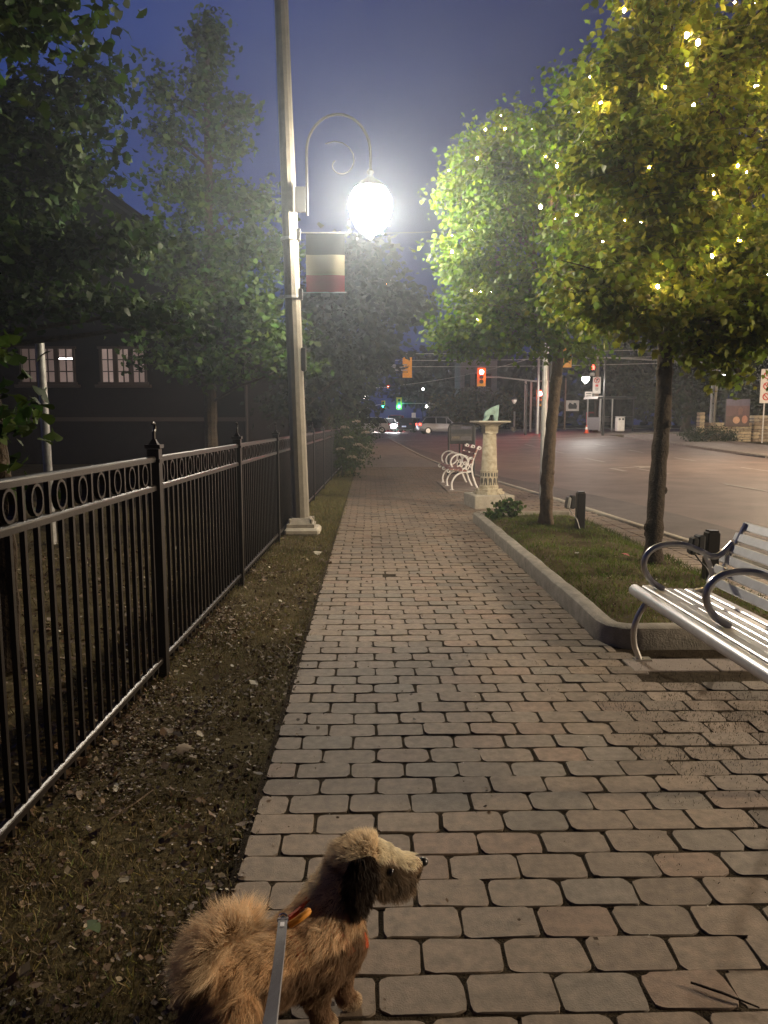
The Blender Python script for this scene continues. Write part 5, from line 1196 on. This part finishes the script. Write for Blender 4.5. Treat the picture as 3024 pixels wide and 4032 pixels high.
# ------------------------------------------------------------------ sky, air, light, camera
SKYR=165.; SIG=.0125
W=bpy.data.worlds.new('World'); S.world=W; W.use_nodes=True; nt=W.node_tree; N=nt.nodes; K=nt.links
bg=N['Background']; sk=N.new('ShaderNodeTexSky'); sk.sky_type='NISHITA'; sk.sun_disc=False; sk.sun_elevation=R_(-5); sk.sun_rotation=R_(-70); bg.inputs[1].default_value=.05
K.new(sk.outputs[0],bg.inputs[0])
vs=N.new('ShaderNodeVolumeScatter'); vs.inputs['Density'].default_value=SIG; vs.inputs['Anisotropy'].default_value=.6; vs.inputs['Color'].default_value=(.74,.86,1,1)
# haze added round the lamp to imitate glare: thins out with distance from it
ge=N.new('ShaderNodeNewGeometry'); vd=N.new('ShaderNodeVectorMath'); vd.operation='DISTANCE'; vd.inputs[1].default_value=(0,9.5,4); K.new(ge.outputs['Position'],vd.inputs[0])
mr=N.new('ShaderNodeMapRange'); mr.interpolation_type='SMOOTHERSTEP'; mr.inputs[1].default_value=.6; mr.inputs[2].default_value=9.; mr.inputs[3].default_value=SIG; mr.inputs[4].default_value=SIG*.015; K.new(vd.outputs['Value'],mr.inputs[0])
K.new(mr.outputs[0],vs.inputs['Density']); K.new(vs.outputs[0],N['World Output'].inputs['Volume'])
try: W.cycles.volume_step_size=4.0; W.cycles.volume_sampling='MULTIPLE_IMPORTANCE'; S.cycles.volume_max_steps=20
except Exception as ex: print(ex)
# sky dome: dusk blue, deeper to the right, duller toward the horizon
sm_=bpy.data.materials.new('dusk_sky'); sm_.use_nodes=True; nt=sm_.node_tree; N=nt.nodes; K=nt.links; N.clear()
o=N.new('ShaderNodeOutputMaterial'); e=N.new('ShaderNodeEmission'); tc=N.new('ShaderNodeTexCoord'); vn=N.new('ShaderNodeVectorMath'); vn.operation='NORMALIZE'
K.new(tc.outputs['Object'],vn.inputs[0]); sp=N.new('ShaderNodeSeparateXYZ'); K.new(vn.outputs[0],sp.inputs[0])
def ramp(src,stops,lo=0,hi=1):
    m_=N.new('ShaderNodeMapRange'); m_.inputs[1].default_value=lo; m_.inputs[2].default_value=hi; K.new(src,m_.inputs[0])
    r=N.new('ShaderNodeValToRGB'); K.new(m_.outputs[0],r.inputs[0]); el=r.color_ramp.elements; r.color_ramp.interpolation='B_SPLINE' if len(stops)>3 else 'EASE'
    el[0].position=stops[0][0]; el[0].color=(*stops[0][1],1); el[1].position=stops[-1][0]; el[1].color=(*stops[-1][1],1)
    for p,c in stops[1:-1]: q=el.new(p); q.color=(*c,1)
    return r.outputs[0]
az=ramp(sp.outputs['X'],[(0,(.015,.040,.185)),(.3,(.023,.040,.152)),(.5,(.026,.038,.128)),(.7,(.019,.026,.085)),(1,(.013,.018,.060))],-.6,.6)
elv=ramp(sp.outputs['Z'],[(0,(.75,.66,.62)),(.12,(.85,.80,.78)),(.45,(1,1,1)),(.52,(.9,.9,.9)),(.75,(.35,.33,.30)),(1,(.28,.26,.24))],0,1)
cl=N.new('ShaderNodeTexNoise'); cl.inputs['Scale'].default_value=3.2; cl.inputs['Detail'].default_value=5
mp_=N.new('ShaderNodeMapping'); mp_.inputs['Scale'].default_value=(1,1,4); K.new(vn.outputs[0],mp_.inputs[0]); K.new(mp_.outputs[0],cl.inputs[0])
cr=ramp(cl.outputs[0],[(0,(.93,.93,.95)),(1,(1.07,1.06,1.04))],.35,.7)
m1=N.new('ShaderNodeMix'); m1.data_type='RGBA'; m1.blend_type='MULTIPLY'; m1.inputs[0].default_value=1; K.new(az,m1.inputs[6]); K.new(elv,m1.inputs[7])
m2=N.new('ShaderNodeMix'); m2.data_type='RGBA'; m2.blend_type='MULTIPLY'; m2.inputs[0].default_value=1; K.new(m1.outputs[2],m2.inputs[6]); K.new(cr,m2.inputs[7])
bk=ramp(sp.outputs['Y'],[(0,(.30,.27,.25)),(1,(1,1,1))],-.35,.35)
m3=N.new('ShaderNodeMix'); m3.data_type='RGBA'; m3.blend_type='MULTIPLY'; m3.inputs[0].default_value=1; K.new(m2.outputs[2],m3.inputs[6]); K.new(bk,m3.inputs[7])
K.new(m3.outputs[2],e.inputs[0]); e.inputs[1].default_value=1.28; K.new(e.outputs[0],o.inputs[0])
sm_.cycles.emission_sampling='NONE'
V=[];F=[];nu,nvv=64,24
for j in range(nvv+1):
    t=-.25+ (PI/2+.25)*j/nvv
    for i in range(nu): a=2*PI*i/nu; V.append((SKYR*math.cos(t)*math.cos(a),SKYR*math.cos(t)*math.sin(a),SKYR*math.sin(t)))
for j in range(nvv):
    for i in range(nu): F.append((j*nu+i,j*nu+nu+i,j*nu+nu+(i+1)%nu,j*nu+(i+1)%nu))
tag(npmesh('sky',V,[F],sm_,smooth=True),kind='structure')
# last dusk light from the western sky
L=bpy.data.lights.new('sun','SUN'); L.energy=.012; L.angle=R_(30); L.color=(1,.85,.75); so=bpy.data.objects.new('sun',L); COL.objects.link(so); so.rotation_euler=(R_(70),0,R_(60))

cam=bpy.data.cameras.new('Camera'); co_=bpy.data.objects.new('Camera',cam); COL.objects.link(co_); S.camera=co_
cam.sensor_fit='VERTICAL'; cam.sensor_height=36; cam.lens=36*1597/2212; cam.clip_start=.05; cam.clip_end=1000
co_.location=(0,0,1.45); co_.rotation_euler=(PI/2-math.atan(194/1597),0,-math.atan(31.5/1597))
S.view_settings.view_transform='Standard'; S.view_settings.look='None'; S.view_settings.exposure=0
c=S.cycles; c.use_denoising=True; c.max_bounces=6; c.diffuse_bounces=2; c.glossy_bounces=2; c.transmission_bounces=4; c.transparent_max_bounces=8; c.volume_bounces=0; c.sample_clamp_indirect=4
try: c.denoiser='OPENIMAGEDENOISE'; c.use_light_tree=True
except Exception: pass
